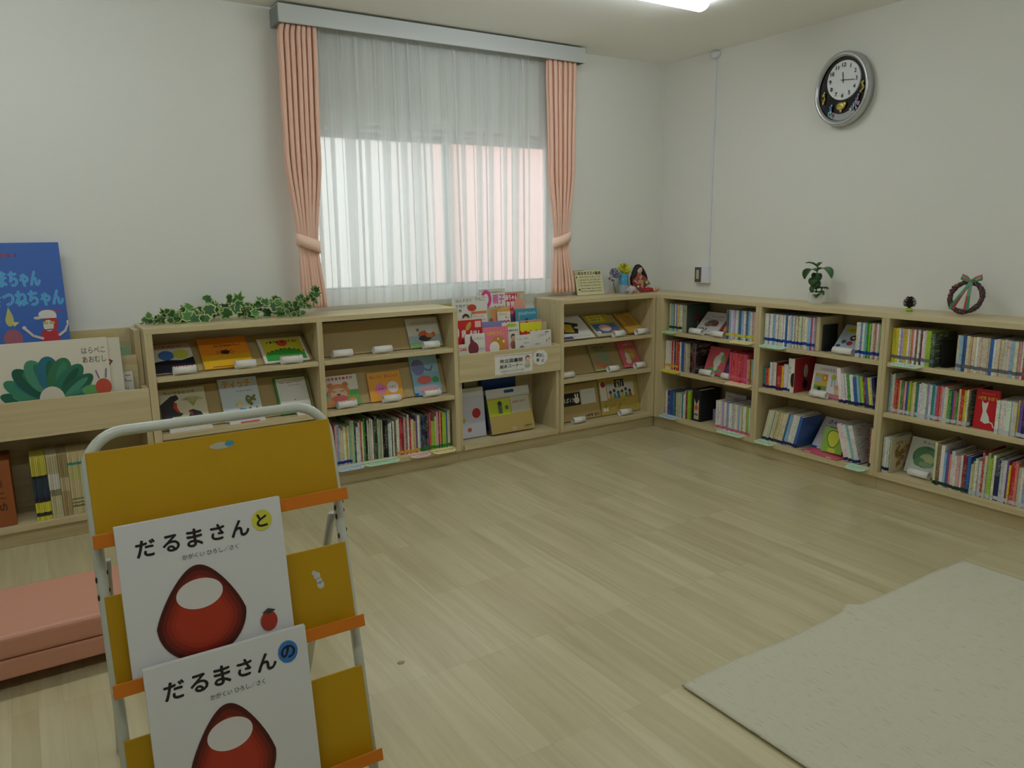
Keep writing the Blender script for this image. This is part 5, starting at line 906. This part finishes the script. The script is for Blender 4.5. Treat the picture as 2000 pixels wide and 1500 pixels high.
# two display books: titles only, with plain rounded shapes in the picture's colours
def shade_ball(a,cx,cz,rx,rz,cols):
    for i,c in enumerate(cols): f=1-i*.13; a.ell(cx-.0*i,cz+.012*i,rx*f,rz*f,c,n=40)
def daru(ch,disc,shape):
    def f(a):
        for x,z,c,s,ro in ((.16,.84,'だ',.12,.0),(.305,.84,'る',.125,.0),(.445,.845,'ま',.13,0),(.585,.85,'さ',.115,0),(.725,.845,'ん',.125,0)): a.text(c,x,z,s,'#282024',rot=ro,bold=.0034)
        a.ell(.868,.868,.065,.068,disc,n=32).text(ch,.868,.868,.10,'#282024',bold=.0036); a.text('かがくい ひろし／さく',.53,.735,.036,'#3a3436',wid=.34)
        shape(a)
    return f
reds=['#4e1c16','#6e2418','#8c2a1c','#a2321e','#ac3822']
def pear(a,cx,cz,w,h,cols):
    for i,c in enumerate(cols):
        f=1-i*.10; a.poly([(cx+w*f*math.sin(t)*(1-.38*max(0,math.cos(t))),cz+h*f*math.cos(t)*(1.25 if math.cos(t)>0 else .95)) for t in [2*PI*k/48 for k in range(48)]],c)
def sh1(a): pear(a,.435,.33,.27,.275,reds); a.ell(.435,.49,.14,.095,'#dcd8d6',n=36).ell(.84,.20,.055,.065,'#a8382c').poly([(.80,.26),(.84,.285),(.89,.265),(.85,.245)],'#3c4434')
def sh2(a): pear(a,.45,.31,.27,.29,reds); a.ell(.45,.49,.14,.095,'#dcd8d6',n=36)
for l,ch,disc,z0,x0,sf in (('white display book with a yellow disc in its title on the middle tier','と','#cfcc44',.405,-3.715,sh1),('white display book with a blue disc in its title on the bottom tier','の','#3478c4',.098,-3.698,sh2)):
    b=face_book('display_book',l,'picture book',.327,.332 if z0>.3 else .358,.012,'#dcdcdc',daru(ch,disc,sf),(0,0,0),0)
    b.matrix_world=Matrix.Translation((-3.49,yf(z0)-.012,z0))@Matrix.Rotation(-TA,4,'X')@Matrix.Translation((x0+3.49,-.0285,-.0035))@Matrix.Rotation(R(4.6),4,'X')
# small knots and a scrap on the floor
KN=mat('floor_knot',(168,152,106),.5)
for i,(x,y,s) in enumerate([(-2.955,-2.02,.010),(-3.235,-2.33,.009)]):
    o=MB().lathe([(.0001,.0006),(s,.0006),(s,.0002)],KN,n=14,sx=1.2).build('floor_sticker'); o.location=(x,y,0); tag(o,['small tan round mark on the floor in the glossy patch','small tan round mark on the floor beside the display stand'][i],'floor mark')
# ================================================================== CAMERA, LIGHT
cam=bpy.data.cameras.new('camera'); co=bpy.data.objects.new('camera',cam); COL.objects.link(co); SC.camera=co
yaw,pitch,roll,f=0.56979,-0.19359,-0.01197,1491.99672
fw=Vector((math.sin(yaw)*math.cos(pitch),math.cos(yaw)*math.cos(pitch),math.sin(pitch))); rt=Vector((math.cos(yaw),-math.sin(yaw),0)); u=rt.cross(fw); r2=rt*math.cos(roll)+u*math.sin(roll); u2=-rt*math.sin(roll)+u*math.cos(roll)
Mx=Matrix((r2,u2,-fw)).transposed().to_4x4(); Mx.translation=(-3.81885,-4.02284,1.2957); co.matrix_world=Mx
cam.sensor_width=36; cam.lens=f/2000*36; cam.clip_start=.02
w=bpy.data.worlds.new('overcast_sky'); SC.world=w; w.use_nodes=True; bg=w.node_tree.nodes['Background']; bg.inputs[0].default_value=(.86,.93,1,1); bg.inputs[1].default_value=SKY
pl=bpy.data.lights.new('window_daylight','AREA'); pl.shape='RECTANGLE'; pl.size=WX1-WX0; pl.size_y=WZ1-WZ0; pl.cycles.is_portal=True
po=bpy.data.objects.new('window_daylight',pl); COL.objects.link(po); po.location=((WX0+WX1)/2,.17,(WZ0+WZ1)/2); po.rotation_euler=(R(-90),0,0)
v=SC.view_settings; v.view_transform='Standard'; v.look='None'; v.gamma=1; v.use_curve_mapping=False; v.exposure=EXPO
SC.cycles.max_bounces=8; SC.cycles.diffuse_bounces=5; SC.cycles.transparent_max_bounces=16; SC.cycles.sample_clamp_indirect=6; SC.cycles.use_denoising=True
